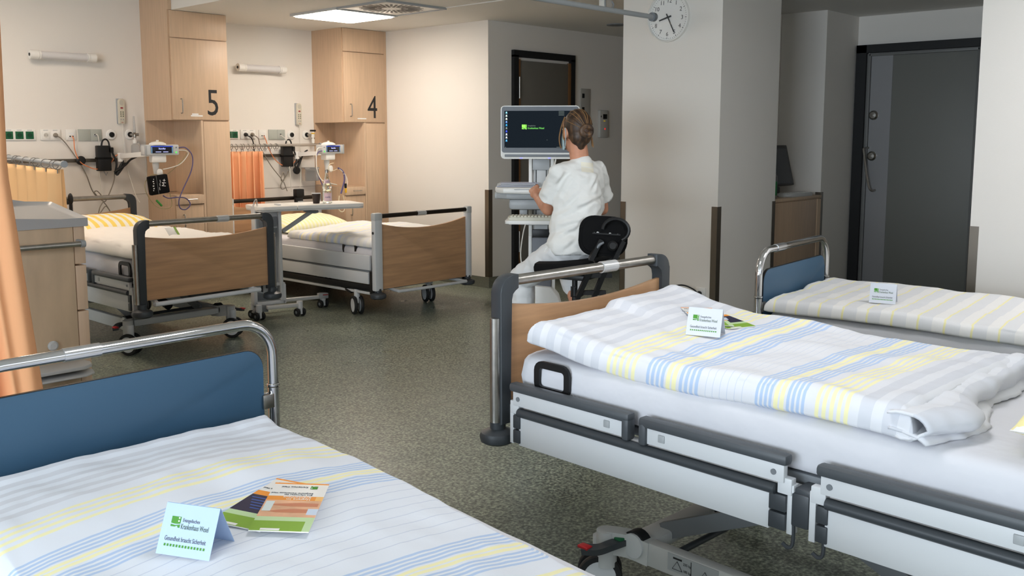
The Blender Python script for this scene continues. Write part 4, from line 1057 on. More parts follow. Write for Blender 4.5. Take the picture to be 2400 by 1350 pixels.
obj('foot', k, GREYL, t)
for x, y in ((-.12, .0), (-.12, -.14), (.56, .16), (.24, -.13)):
    w_ = caster('caster', x, y, t, R(20), .036, GREYD)
obj('caster_cover', bx((.56, .16, .11), (.09, .06, .05), .006), GREYP, t); obj('red_mark', bx((.575, .128, .12), (.05, .003, .01)), mat('red_mark', (150, 60, 60), .5), t)
obj('caster_cover', B().prism([(-.16, .06), (-.03, .06), (-.03, .115), (-.12, .115)], .06, face_negY((0, -.05, 0)), .004), GREYD, t)
obj('clear_handle', B().tube(cr([(-.13, -.1, .965), (-.115, -.1, 1.01), (-.10, -.1, 1.02), (-.095, -.1, .965)], 4), .007, 8), CLEAR, t)
# cup and bottle on it
p = TM @ V((.455, -.02, .965))
t = thing('coffee_cup', 'dark brown paper cup on the overbed table', 'cup', p)
obj('wall', B().lathe([(0, 0), (.028, 0), (.0285, .004), (.0385, .088), (.0375, .088), (.0275, .006), (0, .006)], 28), mat('cup_brown', (52, 38, 32), .5), t)
obj('rim', B().lathe([(.0375, .0865), (.0405, .0865), (.041, .090), (.0385, .092), (.0375, .09)], 28, None, False), PAPER, t)
p = TM @ V((.545, -.05, .965))
t = thing('water_bottle', 'clear glass water bottle with pink labels on the overbed table', 'bottle', p)
prof = [(.0, .004), (.030, 0), (.041, .006), (.042, .10), (.040, .112), (.036, .120), (.040, .13), (.041, .145), (.036, .165), (.026, .20), (.018, .235), (.0145, .26), (.0145, .285)]
obj('glass', B().lathe(prof, 28), GLASS, t)
obj('cap', B().lathe([(.016, .268), (.0165, .29), (.014, .296), (0, .297)], 20, None, False), STEEL, t)
def lab_arc(r0, r1, z0, z1, a0, a1):
    return B().grid(14, 2, lambda u, v: V(((r0+(r1-r0)*v)*math.cos(R(a0+(a1-a0)*u)), (r0+(r1-r0)*v)*math.sin(R(a0+(a1-a0)*u)), z0+(z1-z0)*v)))
pinkm = mat('pink_label', (236, 206, 212), .5)
b = B(); b.grid(16, 2, lambda u, v: V((.0428*math.cos(R(195+105*u)), .0428*math.sin(R(195+105*u)), .022+.07*v))); obj('label', b, pinkm, t)
b = B(); b.grid(12, 2, lambda u, v: V(((.0345-.0105*v)*math.cos(R(185+100*u)), (.0345-.0105*v)*math.sin(R(185+100*u)), .175+.036*v))); obj('neck_label', b, pinkm, t)
def bent(s, size, r, ang, z, m, parent):
    o = text('lettering', s, size, Matrix.Identity(4), m, parent, 'CENTER')
    for v in o.data.vertices:
        a = R(ang)+v.co.x/r; v.co = V((r*math.cos(a), r*math.sin(a), z+v.co.y))
    return o
VIO = mat('label_violet', (84, 66, 150), .5)
bent('nzelle', .021, .0436, 240, .05, VIO, t)
bent('nzelle', .012, .0325, 236, .187, VIO, t)

# ================================================================ NIGHTSTAND
t = thing('nightstand', 'birch nightstand with grey tray top and steel towel bar, left of the back bed', 'nightstand', (2.355, 5.67, 0))
W, D = .46, .50
obj('body', bb(-W, -.075, .005, D, .10, 1.02), BIRCH, t, 0)
obj('side_panel', bb(-W, -.071, -.012, .006, .09, 1.022, .003), BIRCH, t)
for z0, z1 in ((.80, 1.022), (.525, .79), (.30, .515), (.09, .29)):
    obj('drawer', bb(-.068, -.003, -.010, D, z0, z1, .004), BEECH_IN, t)
obj('drawer_handle', bx((.01, .03, .262), (.026, .09, .02), .002), GREYP, t)
# tray top: raised rim towards the back, scooped surface
def tray():
    b = B(); n = 20
    def rimz(x, y):
        # x 0..1 left->right, y 0..1 front->back
        return .05+.045*max(0, 1-x*1.5)*(.5+.5*y)+.025*y*(1-x)
    def top(u, v):
        e = min(u, 1-u)*.47, min(v, 1-v)*.52
        d = min(e); k = min(1, d/.025)
        lift = rimz(u, v)
        z = 1.022+lift-(lift-.032)*(k*k*(3-2*k))
        return V((-.455+.47*u, -.02+.53*v, z+.07*v))
    b.grid(30, 30, top)
    vb = [V((-.455, -.02, 1.022)), V((.015, -.02, 1.022)), V((.015, .51, 1.022)), V((-.455, .51, 1.022))]
    m = 30
    edges = [[(i/m, 0) for i in range(m+1)], [(1, i/m) for i in range(m+1)], [(1-i/m, 1) for i in range(m+1)], [(0, 1-i/m) for i in range(m+1)]]
    for e in edges:
        for (u, v), (u2, v2) in zip(e, e[1:]):
            a, c = top(u, v), top(u2, v2)
            f = [b.bm.verts.new(q) for q in (V((a.x, a.y, 1.022)), V((c.x, c.y, 1.022)), c, a)]
            b.bm.faces.new(f)
    b.bm.faces.new([b.bm.verts.new(q) for q in vb[::-1]])
    return b
obj('tray_top', tray(), mat('tray_grey', (176, 176, 176), .35), t, 40, True)
tb = obj('towel_bar', B().cyl((-W+.03, -.075, .925), (-.055, -.075, .925), .0165, n=18), STEEL, t)
k = B(); k.cyl((-.058, -.075, .925), (-.032, -.075, .925), .021, n=18); k.box((-.045, -.04, .93), (.026, .075, .036), .008); obj('bar_bracket', k, GREYP, tb)
k = B(); k.cyl((-W+.01, -.075, .925), (-W+.035, -.075, .925), .021, n=18); k.box((-W+.022, -.04, .93), (.026, .075, .036), .008); obj('bar_bracket', k, GREYP, tb)
obj('round_knob', B().lathe([(0, 0), (.028, 0), (.03, .012), (.02, .02), (0, .02)], 22, face_negY((-.225, -.012, .335))), GREYL, t)
ho = obj('flap_tray', B().prism([(-.46, -.012), (-.06, -.012), (-.045, -.09), (-.065, -.16), (-.12, -.20), (-.46, -.20)], .022, Matrix.Translation((0, 0, .205)), .005), GREYL, t)
obj('flap_rim', B().prism([(-.46, -.012), (-.05, -.012), (-.035, -.10), (-.055, -.17), (-.12, -.215), (-.46, -.215)], .012, Matrix.Translation((0, 0, .165)), .004), GREYL, ho)
for x in (-.40, -.06):
    for y in (.06, .44): caster('caster', x, y, t, 0., .034, GREYD)

# front left curtain
def front_curtain():
    b = B()
    p0 = V((.35, 4.30)); 
    def pos(u, v):
        z = 2.35-(2.35-.06)*v
        spread = .50+.50*min(1, v*1.15)
        x = .55+(.92+.085*max(0, (1.45-z)))*u
        x = 1.535-(1-u)*(1.0)+.06*max(0, 1.4-z)*u
        y = 4.50-.14*max(0, 1.4-z)*u+.05*math.sin(u*31+v*1.6)*(.5+.6*v)+.022*math.sin(u*75+2*v)
        return V((x+.018*math.sin(u*31+1.5), y, z))
    b.grid(150, 30, pos)
    return b
o = obj('curtain', front_curtain(), ORANGE, None, 80); sol = o.modifiers.new('t', 'SOLIDIFY'); sol.thickness = .003
tag(o, 'large orange curtain in the left foreground in front of the nightstand', 'curtain')
t = thing('ceiling_curtain_rail', 'ceiling rail carrying the front orange curtain', 'curtain rail', (1.05, 4.5, 2.37))
obj('rail', bx((0, 0, .0), (1.1, .03, .03), .004), GREYP, t)
k = B()
for x in (-.5, .5): k.cyl((x, 0, 0), (x, 0, .63), .01)
obj('hanger', k, GREYP, t)

# ================================================================ CLOCK, RAIL, SOCKETS
t = thing('wall_clock', 'round white wall clock above the nurse, showing about 8:25', 'clock', (6.40, 4.275, 2.477))
FX = face_negX((0, 0, 0)) @ Matrix.Rotation(R(-3.5), 4, 'Z')
obj('rim', B().lathe([(0, 0), (.19, 0), (.19, .03), (.182, .036), (.178, .03), (.178, .014), (0, .014)], 48, FX), WHITEP, t)
obj('dial', B().lathe([(0, .014), (.177, .014), (.177, .016), (0, .016)], 48, FX), mat('clock_dial', (240, 239, 236), .5), t)
for h in range(1, 13):
    a = R(90-30*h); r_ = .128
    text('numeral', str(h), .046, FX @ Matrix.Translation((r_*math.cos(a), r_*math.sin(a)-.016, .0165)), INK, t, 'CENTER')
tk = B()
for i in range(60):
    a = R(6*i); l = .014 if i % 5 == 0 else .008; wd = .004 if i % 5 == 0 else .002
    tk.box(FX @ V(((.168-l/2)*math.cos(a), (.168-l/2)*math.sin(a), .0165)), (.001, wd, l), rot=(FX @ Matrix.Rotation(a-R(90), 4, 'Z') @ Matrix(((0, 1, 0), (0, 0, 1), (1, 0, 0))).to_4x4()).to_3x3())
obj('minute_marks', tk, INK, t, 0)
def hand(ang, l, wd, z):
    return B().prism([(-wd/2, -.03), (wd/2, -.03), (wd*.4, l), (-wd*.4, l)], .002, FX @ Matrix.Rotation(R(-ang), 4, 'Z') @ Matrix.Translation((0, 0, z)))
obj('hour_hand', hand(252, .085, .013, .02), INK, t); obj('minute_hand', hand(150, .135, .010, .023), INK, t)
obj('hub', B().lathe([(0, .018), (.009, .018), (.009, .027), (0, .027)], 14, FX), INK, t)
obj('glass', B().lathe([(0, .031), (.178, .03), (.178, .0315), (0, .0325)], 40, FX), mat('clock_glass', (250, 250, 250), .03, alpha=.03), t)
t = thing('swing_rail', 'grey ceiling curtain rail with round end cap in front of the clock', 'curtain rail', (5.42, 3.755, 2.35))
obj('rail', B().cyl((-1.9, -.01, .0), (0, 0, 0), .0165, n=18), GREYP, t)
obj('end_cap', B().cyl((-.012, 0, 0), (.018, 0, 0), .030, n=22), GREYD, t)
k = B()
for x in (-1.8, -1.25): k.cyl((x, 0, .0), (x, 0, .35), .009)
obj('hanger', k, GREYP, t)
t = thing('ceiling_bracket', 'small white bracket with a hook under the ceiling beside the clock', 'bracket', (6.55, 5.02, 2.70))
obj('plate', bx((0, 0, -.035), (.12, .06, .07), .01), WHITEP, t)
k = B()
for s in (-1, 1): k.tube(cr([(s*.045, -.03, -.01), (s*.06, -.04, -.04), (s*.045, -.035, -.075)], 4), .008, 8)
obj('clip', k, GREYP, t); obj('hook', B().cyl((0, 0, -.07), (0, 0, -.1), .006), GREYD, t)
# corridor wall devices
t = thing('door_control_panel', 'flat grey switch panel beside the corridor door', 'control panel', (8.42, 6.73, 1.80))
obj('plate', bx((0, -.006, 0), (.17, .012, .56), .003), mat('panel_plate', (176, 172, 164), .5), t)
for z in (.2, .05): obj('switch', bx((-.045, -.014, z), (.04, .005, .05), .002), BLACK, t)
t = thing('intercom', 'white wall intercom with black display and red light beside the corridor', 'intercom', (8.73, 6.73, 1.69))
obj('body', bx((0, -.02, 0), (.15, .04, .31), .008), mat('intercom_body', (196, 194, 188), .5), t)
obj('display', bx((.012, -.041, .085), (.075, .003, .055), .001), BLACK, t)
obj('red_light', bx((.012, -.041, -.055), (.016, .003, .02), .001), emis('red_led', (220, 50, 40), .6), t)
obj('yellow_mark', bx((.0, -.041, .035), (.035, .003, .01)), emis('yellow_led', (200, 170, 40), .25), t)
obj('keyhole', bx((-.06, -.041, .085), (.012, .003, .02)), BLACK, t)
t = thing('floor_socket', 'white socket low on the clock wall', 'socket', (6.40, 3.93, .325))
obj('plate', bx((-.005, 0, 0), (.01, .085, .085), .002), WHITEP, t); obj('upper_plate', bx((-.004, 0, -.09), (.008, .085, .085), .002), WHITEP, t)
plug((6.39, 3.935, .32), BLACK, 'black plug with cable curving away from the low wall socket', [(6.355, 3.935, .325), (6.33, 3.96, .36), (6.30, 4.05, .385), (6.28, 4.2, .34), (6.2, 4.35, .27), (6.0, 4.45, .2), (5.7, 4.4, .03), (5.2, 4.2, .01)], .006, nrm=(1, 0, 0))
# ================================================================ NICHE
t = thing('niche_cabinet', 'low beech cabinet built into the wall niche', 'cabinet', (7.89, 3.93, 0))
obj('body', bb(-.56, .56, .0, .44, .06, .98), BEECH, t, 0)
obj('top', bb(-.565, .565, -.015, .45, .98, 1.005, .002), BEECH_IN, t)
obj('door', bb(-.52, .47, -.012, .0, .07, .97, .002), BEECH, t)
k = B(); k.box((-.545, -.008, .52), (.03, .012, .9)); k.box((.52, -.008, .52), (.07, .012, .9)); obj('frame_strip', k, BEECH_IN, t)
t = thing('niche_monitor', 'dark flat screen monitor tilted back on the niche cabinet', 'monitor', (8.0, 4.18, 1.005))
rt = Matrix.Rotation(R(-14), 3, 'X')
obj('screen_frame', bx((0, 0, .275), (.60, .035, .38), .006, rot=rt), BLACK, t)
obj('screen', bx((0, -.019, .272), (.55, .004, .33), rot=rt), mat('dim_screen', (52, 54, 58), .25), t)
obj('silver_strip', bx((0, .04, .088), (.60, .03, .015), .003, rot=rt), GREYP, t)
obj('stand', bx((0, .05, .04), (.22, .14, .08), .01), BLACK, t)
t = thing('niche_keyboard', 'pale grey curved keyboard on the niche cabinet', 'keyboard', (8.12, 4.02, 1.005), R(-4))
obj('case', B().prism(rrect(.46, .15, .05), .03, None, .012), GREYL, t)
ky = B()
for r_ in range(4):
    for c_ in range(14): ky.box((-.18+.028*c_, -.04+.026*r_, .032), (.022, .02, .006), .002)
o = obj('keys', ky, WHITEP, t); o['kind'] = 'stuff'
t = thing('sanitizer_bottle', 'green and clear bottle half hidden behind the niche edge', 'bottle', (7.66, 4.0, 1.005))
obj('bottle', B().lathe([(0, 0), (.036, 0), (.036, .19), (.015, .24), (.015, .27), (0, .27)], 20), CLEAR, t); obj('label', B().lathe([(.0365, .03), (.0365, .15)], 20, None, False), mat('label_green', (36, 130, 70), .5), t)
obj('cap', B().cyl((0, 0, .265), (0, 0, .31), .018), BLACK, t)

# ================================================================ CARDS AND LEAFLETS
def logo(parent, x, y, s, F, m=None, m2=None):
    """green hospital emblem: block with two dots over a cut base"""
    m = m or LGREEN
    poly = [(0, 0)]+[(s*.0+s*i/8, -s*.06*math.sin(math.pi*i/8)) for i in range(1, 8)]+[(s, 0), (s, s*.62), (0, s*.62)]
    b = B().prism(poly, .0004, F @ Matrix.Translation((x, y+s*.30, 0)))
    b.prism([(0, 0), (s*.48, 0), (s*.58, s*.06), (s*.72, s*.10), (s*.80, -.06*s), (s, -s*.06), (s, s*.24), (s*.5, s*.14), (0, s*.20)], .0004, F @ Matrix.Translation((x, y-s*.02, 0)))
    o = obj('emblem', b, m, parent, 0)
    d = B()
    for yy in (.52, .80): d.lathe([(0, .0004), (s*.085, .0004), (s*.085, .0007), (0, .0007)], 14, F @ Matrix.Translation((x+s*.82, y+s*yy, 0)))
    obj('emblem_dot', d, m2 or PAPER, o, 0)
CARD = mat('card_stock', (212, 216, 224), .6)
def tent_card(loc, rz, label, w_=.14, h_=.112, lean=24, tint=None):
    t = thing('tent_card', label, 'card', loc, rz, 'folded tent cards on the beds')
    m = tint or CARD
    H = h_*math.cos(R(lean)); dx = h_*math.sin(R(lean))
    F = Matrix.Translation((-w_/2, -dx, 0)) @ Matrix.Rotation(R(90-lean), 4, 'X')
    # front: local x right, y up the card, z outward (towards -Y)
    f = obj('front', B().prism([(0, 0), (w_, 0), (w_, h_), (0, h_)], .0006, F @ Matrix.Translation((0, 0, -.0006))), m, t, 0)
    Bk = Matrix.Translation((-w_/2, dx*1.05, 0)) @ Matrix.Rotation(R(90+lean), 4, 'X')
    obj('back', B().prism([(0, 0), (w_, 0), (w_, h_), (0, h_)], .0006, Bk), m, t, 0)
    sc_ = w_/.139; F = F @ Matrix.Diagonal((sc_, sc_, 1, 1))
    logo(f, .022, .062, .024, F @ Matrix.Translation((0, 0, .0002)))
    text('lettering', 'Evangelisches', .0115, F @ Matrix.Translation((.051, .074, .0003)), INKG, f, sx=.72)
    text('lettering', 'Krankenhaus Wesel', .0165, F @ Matrix.Translation((.049, .0585, .0003)), mat('print_green_grey', (92, 110, 84), .7), f, sx=.54)
    text('lettering', 'Gesundheit braucht Sicherheit', .0145, F @ Matrix.Translation((.014, .031, .0003)), INKG, f, sx=.6)
    ic = B()
    for i in range(14): ic.box(F @ V((.018+.0078*i, .0215, .0003)), (.0048, .0055, .0004), rot=F.to_3x3())
    o = obj('icon_row', ic, LGREEN, f, 0)
    return t
def on(root, h, T, x, y):
    """height of a quilt's upper side above world point (x, y)"""
    (rx, ry, rz_), a = root; dx, dy = x-rx, y-ry
    return h(dx*math.cos(a)+dy*math.sin(a), -dx*math.sin(a)+dy*math.cos(a))+T
zL = lambda x, y: on(SL, hL, .05, x, y)
zR = lambda x, y: on(BR[:2], hR, .091, x, y)
zF = lambda x, y: on(BF[:2], hF, .07, x, y)
tent_card((1.008, 1.922, zL(.99, 1.92)+.003), R(-64), 'folded tent card with green emblem on the front left bed', .139, .112, 26, mat('card_stock_skylit', (186, 208, 240), .6))  # same card stock, with the bluish window light put into its colour
tent_card((2.862, 1.735, zR(2.85, 1.735)+.004), R(-73), 'folded tent card with green emblem on the raised right bed', .122, .10, 22)
tent_card((4.595, 1.79, zF(4.59, 1.79)+.004), R(-76), 'folded tent card with green emblem on the farther chrome bed', .122, .10, 22)
# leaflets
LG1, OR1 = mat('leaflet_green', (134, 174, 56), .45), mat('leaflet_orange', (240, 150, 50), .45)
LGP, NAVY = mat('leaflet_pale_green', (196, 222, 170), .45), mat('leaflet_navy', (34, 30, 62), .4)
LW, SKN = mat('leaflet_white', (244, 242, 238), .4), mat('leaflet_skin_photo', (232, 178, 140), .4, var=.12, vscale=14)
def leaflet(x, y, zf, lift, rz, label, front, w_=.14, h_=.29):
    """flat leaflet; local y points to the head of the page; it leans with the quilt"""
    up_ = V((-math.sin(rz), math.cos(rz), 0)); sd_ = V((math.cos(rz), math.sin(rz), 0)); c = V((x, y, 0))
    za, zb_ = zf(*(c+up_*h_*.4).xy), zf(*(c-up_*h_*.4).xy); zc_, zd = zf(*(c+sd_*w_*.4).xy), zf(*(c-sd_*w_*.4).xy)
    t = thing('leaflet', label, 'leaflet', (x, y, max(zf(x, y), (za+zb_)/2, (zc_+zd)/2)+lift))
    t.rotation_euler = Matrix((sd_+V((0, 0, (zc_-zd)/(w_*.8))), up_+V((0, 0, (za-zb_)/(h_*.8))), V((0, 0, 1)))).transposed().to_euler()
    Y = lambda f: -h_/2+f*h_
    obj('sheet', bx((0, 0, .0012), (w_, h_, .0024), .0004), LW, t)
    def strip(nm, f0, f1, m, x0=-w_/2, x1=w_/2, z=.0027): return obj(nm, bb(x0, x1, Y(f0), Y(f1), z-.0004, z+.0002), m, t, 0)
    strip('edge_band', .005, .028, OR1); strip('green_band', .81, .995, LG1); strip('pale_band', .73, .81, LGP); strip('title_band', .30, .39, OR1)
    logo(t, -w_/2+.025, Y(.075), .018, Matrix.Translation((0, 0, .003)))
    text('lettering', 'Krankenhaus Wesel', .0105, Matrix.Translation((-w_/2+.05, Y(.085), .003)), INKG, t, sx=.8)
    text('lettering', 'Hygiene im' if front else 'Re', .0135 if front else .022, Matrix.Translation((-w_/2+.03, Y(.352), .0031)), LW, t)
    if front: text('lettering', 'Krankenhaus', .0135, Matrix.Translation((-w_/2+.03, Y(.309), .0031)), LW, t)
    text('lettering', 'Eine Information des', .0085, Matrix.Translation((-w_/2+.03, Y(.26), .003)), INKG, t)
    text('lettering', 'Evangelischen Krankenhauses Wesel', .0085, Matrix.Translation((-w_/2+.03, Y(.225), .003)), INKG, t, sx=.85)
    strip('photo', .39, .73, SKN if front else NAVY)
    if front: strip('pale_corner', .30, .39, mat('leaflet_pale_orange', (246, 190, 112), .45), -w_/2, -w_/2+.018, .0030); strip('pale_corner', .81, .995, LGP, -w_/2, -w_/2+.018, .0030)
    if front:
        k = B(); T = lambda f, z: Matrix.Translation((0, Y(f), z))
        k.prism([(-.065, -.012), (-.02, -.014), (.02, -.008), (.045, -.004), (.045, .003), (.0, .008), (-.065, .006)], .0003, T(.49, .003)); k.prism([(-.07, -.01), (-.01, -.012), (.03, -.004), (.05, .004), (.03, .010), (-.02, .010), (-.07, .008)], .0003, T(.61, .003))
        obj('photo_hand', k, mat('photo_hand', (206, 130, 96), .45), t, 0)
        obj('photo_sleeve', bb(-.07, -.045, Y(.56), Y(.68), .0031, .0035), mat('photo_blue', (206, 220, 238), .4), t, 0)
        obj('photo_dispenser', bb(.045, .066, Y(.42), Y(.62), .0031, .0035), mat('photo_dispenser', (220, 228, 226), .4), t, 0)
    else:
        for i in range(5): obj('photo_bar', bb(.0, .06-.008*i, Y(.44+.05*i), Y(.455+.05*i), .003, .0033), mat('photo_bars', (58, 92, 170), .4), t, 0)
    obj('white_tab', bb(-.0, .045, Y(.955), Y(.99), .0028, .0033), LW, t, 0)
    return t
leaflet(1.25, 1.998, zL, .004, R(114), 'leaflet with navy picture lying under the top leaflet on the front left bed', False)
leaflet(1.272, 1.934, zL, .011, R(134.5), 'top leaflet with orange title and photo of hands on the front left bed', True)
leaflet(3.075, 1.80, zR, .005, R(158), 'leaflet with navy picture behind the tent card on the raised right bed', False, .125, .25)
leaflet(3.04, 1.84, zR, .013, R(140), 'leaflet with orange title behind the tent card on the raised right bed', True, .125, .25)
t = thing('leaflet_card', 'white card with green edge on the left back bed', 'card', (3.36, 6.55, .812), R(20))
obj('sheet', bx((0, 0, .035), (.10, .004, .09), .001, rot=Matrix.Rotation(R(-35), 3, 'X')), LW, t); obj('green_edge', bx((.045, -.003, .035), (.02, .004, .09), rot=Matrix.Rotation(R(-35), 3, 'X')), LG1, t)
# ================================================================ CART
CX, CY = 4.545, 3.993        # centre of the cart screen; screen faces the camera side
CR = math.atan2(3.797-4.185, 4.70-4.394)   # direction of the screen's width
t = CART = thing('computer_cart', 'white medical computer cart with large lit screen in front of the nurse', 'cart', (CX, CY, 0), CR)
# local: x along the screen, -y towards the nurse
hs = B().prism(rrect(.50, .335, .022, 5), .045, face_negY((0, .03, 1.575)), .006)
scn = obj('screen_housing', hs, WHITEP, t)
obj('bezel', B().prism(rrect(.486, .29, .016, 5), .004, face_negY((0, -.0145, 1.592))), mat('bezel_grey', (96, 100, 106), .35), scn)
obj('display', bx((0, -.0185, 1.594), (.452, .003, .232)), emis('display_dark', (22, 28, 34), .8), scn)
obj('lower_bar', bx((.01, -.016, 1.428), (.47, .01, .016), .003), GREYD, scn)
for x in (-.12, .06): obj('status_light', bx((x, -.014, 1.412), (.016, .004, .005)), emis('blue_led', (110, 110, 255), 1.5), scn)
FD = face_negY((0, -.0205, 0))
ICN = [(150, 220, 240), (210, 225, 220), (235, 240, 225), (120, 160, 235), (70, 170, 235), (130, 140, 140), (70, 90, 220), (215, 225, 235), (215, 225, 235), (90, 170, 225)]
for i, c in enumerate(ICN):
    z = 1.70-.0195*i
    b = B(); b.prism(rrect(.009, .009, .002, 2), .0004, face_negY((-.213, -.0202, z))); b.box((-.213, -.0203, z-.007), (.013, .0005, .0015))
    o = obj('desktop_icon', b, emis('icon_%d' % i, c, .9), t, 0)
LOGOS = emis('screen_logo', (140, 240, 90), .9)
logo(t, -.115, 1.596, .030, FD, LOGOS, MATS['display_dark'])
text('lettering', 'Evangelisches', .0115, FD @ Matrix.Translation((-.078, 1.613, .0002)), emis('screen_grey_text', (120, 130, 125), .6), t, sx=.8)
text('lettering', 'Krankenhaus Wesel', .0165, FD @ Matrix.Translation((-.078, 1.596, .0002)), emis('screen_green_text', (120, 220, 100), .8), t, sx=.78)
b = B()
for i in range(4): b.box((.115+.02, -.0202, 1.705-.0075*i), (.035, .0005, .0022))
b.box((.12, -.0202, 1.482), (.03, .0005, .002)); b.box((-.219, -.0202, 1.481), (.004, .0005, .004)); b.box((.045, -.0202, 1.527), (.003, .0005, .003))
obj('screen_print', b, MATS['screen_grey_text'], t, 0)
# column
k = B(); k.box((-.065, .08, 1.16), (.022, .05, .60), .004); k.box((.075, .08, 1.16), (.022, .05, .60), .004); k.box((0, .10, 1.16), (.14, .02, .60), .003)
obj('lift_column', k, WHITEP, t)
obj('slide', bx((.005, .07, 1.20), (.085, .03, .5), .004), GREYL, t)
for x in (-.028, .038): obj('slide_groove', bx((x, .0535, 1.2), (.006, .004, .42)), BLACK, t)
obj('neck_plate', bx((.005, .05, 1.37), (.11, .02, .07), .004), GREYP, t)
# work tray
obj('work_tray', B().prism([(-.275, .10), (-.29, .02), (-.275, -.10), (-.22, -.17), (-.10, -.19), (.20, -.19), (.27, -.12), (.285, .10), (.18, .15), (-.18, .15)], .035, Matrix.Translation((0, 0, 1.195)), .012), WHITEP, t)
obj('tray_belly', B().prism([(-.27, .08), (-.27, -.09), (-.2, -.15), (.2, -.15), (.26, -.1), (.26, .08)], .04, Matrix.Translation((0, 0, 1.158)), .012), GREYP, t)
k = B(); k.box((-.06, -.03, 1.125), (.26, .2, .07), .02); k.box((-.1, -.06, 1.075), (.05, .06, .04), .006); obj('drawer_box', k, GREYP, t)
obj('tray_line', bx((.0, -.188, 1.222), (.30, .004, .003)), GREYD, t)
obj('side_knob', B().cyl((-.285, -.03, 1.175), (-.265, -.03, 1.175), .022), GREYL, t)
# keyboard tray
obj('keyboard_tray', B().prism(rrect(.44, .20, .03, 5, (1, 1, 1, 1), .02, -.20), .022, Matrix.Translation((0, 0, 1.015)), .008), WHITEP, t)
obj('keyboard_arm', bx((.0, -.03, 1.005), (.16, .2, .02), .004), GREYP, t)
k = B(); k.box((-.065, .08, .60), (.022, .07, .62), .004); k.box((.085, .08, .60), (.022, .07, .62), .004)
obj('lower_column', k, WHITEP, t); obj('battery_box', bx((.01, .06, .70), (.125, .07, .40), .006), mat('battery_grey', (112, 114, 120), .5), t)
obj('battery_dark', bx((.01, .022, .93), (.12, .01, .05), .003), BLACK, t)
obj('column_foot', B().prism([(-.07, .0), (.13, .0), (.115, .12), (.08, .24), (.03, .30), (-.07, .31)], .16, face_negY((.04, .15, .28)), .01), WHITEP, t)
k = B(); k.box((.02, .05, .21), (.30, .30, .10), .03)
for sx in (-1, 1):
    for y in (-.22, .30): k.tube([(sx*.08, .05, .17), (.02+sx*.24, y, .12)], .03, sq=(.028, .02))
obj('cart_base', k, GREYL, t)
for sx in (-1, 1):
    for y in (-.22, .30): caster('caster', .02+sx*.24, y, t, R(10), .045, GREYD)
obj('cable', B().tube(cr([(-.09, .03, 1.0), (-.11, .02, .92), (-.125, .02, .78), (-.10, .03, .66), (-.06, .05, .62)], 6), .004, 8), C_WHITE, t)
obj('screen_cable', B().tube(cr([(.10, .0, 1.405), (.09, .0, 1.36), (.075, .02, 1.30), (.07, .04, 1.2)], 5), .005, 8), C_WHITE, t)
CM = Matrix.Translation((CX, CY, 0)) @ Matrix.Rotation(CR, 4, 'Z')
p = CM @ V((.02, -.20, 1.037))
t = thing('keyboard', 'cream keyboard on the pull-out tray of the computer cart', 'keyboard', p, CR)
obj('case', B().prism(rrect(.41, .16, .02), .02, None, .006), mat('keyboard_cream', (206, 202, 186), .5), t)
ky = B()
for r_ in range(5):
    for c_ in range(18): ky.box((-.18+.0212*c_, -.048+.024*r_, .023), (.017, .019, .008), .002)
o = obj('keys', ky, mat('key_cream', (218, 214, 198), .5), t); o['kind'] = 'stuff'
p = CM @ V((-.15, .02, 1.2305))
t = thing('paper_stack', 'stack of papers on the left of the cart tray', 'papers', p, CR+R(4))
for i in range(5): obj('sheet', bx((.004*i-.01*(i % 2), .006*(i % 3), .003+.005*i), (.24, .19, .0025), rz=R(3*((i*7) % 5-2))), PAPER if i % 2 else mat('print_paper', (196, 198, 214), .7), t, 0)

# ================================================================ STOOL
t = thing('standing_stool', 'black height adjustable work stool with padded backrest behind the nurse', 'stool', (4.10, 3.30, 0))
def W(x, y, z): return V((x-4.10, y-3.30, z))
fac = V((-.22, .975, 0)).normalized(); sd = V((fac.y, -fac.x, 0))
# seat
Mseat = Matrix(((sd.x, fac.x, 0, .015), (sd.y, fac.y, 0, .05), (0, 0, 1, .795), (0, 0, 0, 1)))
obj('seat', B().prism([(-.21, -.16), (-.12, -.20), (.12, -.20), (.21, -.16), (.215, .05), (.17, .17), (.07, .21), (-.07, .21), (-.17, .17), (-.215, .05)], .07, Mseat @ Matrix.Rotation(R(-5), 4, 'X'), .025), BLACKF, t)
obj('seat_plate', bx((.015, .05, .775), (.25, .25, .03), .006, rz=math.atan2(sd.y, sd.x)), BLACK, t)
# backrest: padded shell tilted and turned
bc = W(4.03, 3.087, 1.018)
bn = V((-.731*.93-.05, -.682*.93, .12)).normalized()     # outward normal, away from the sitter
bxv = V((.682, -.731, 0)).normalized(); bxv = (bxv-bn*bxv.dot(bn)).normalized()
byv = bn.cross(bxv).normalized()
rl = R(-4)
bx2 = bxv*math.cos(rl)+byv*math.sin(rl); by2 = byv*math.cos(rl)-bxv*math.sin(rl)
MB_ = Matrix(((bx2.x, by2.x, bn.x, bc.x), (bx2.y, by2.y, bn.y, bc.y), (bx2.z, by2.z, bn.z, bc.z), (0, 0, 0, 1)))
bk = B().prism(rrect(.262, .215, .075, 8), .045, MB_ @ Matrix.Translation((0, 0, -.03)), .018)
obj('backrest', bk, BLACKF, t)
obj('backrest_shell', B().prism(rrect(.225, .18, .06, 8), .012, MB_ @ Matrix.Translation((0, 0, .01)), .005), BLACKF, t)
for x, y, r_ in ((-.05, .012, .0055), (-.032, .015, .008), (.034, .014, .008), (.075, .012, .006)):
    obj('bolt', B().lathe([(0, .02), (r_, .02), (r_*.8, .027), (0, .028)], 12, MB_ @ Matrix.Translation((x, y, 0))), CHROME, t)
obj('grip_arc', B().tube([MB_ @ V((.062+.07*math.cos(R(a)), .035+.06*math.sin(R(a)), .045)) for a in range(-60, 191, 15)], .010, 8), BLACK, t)
st = B()
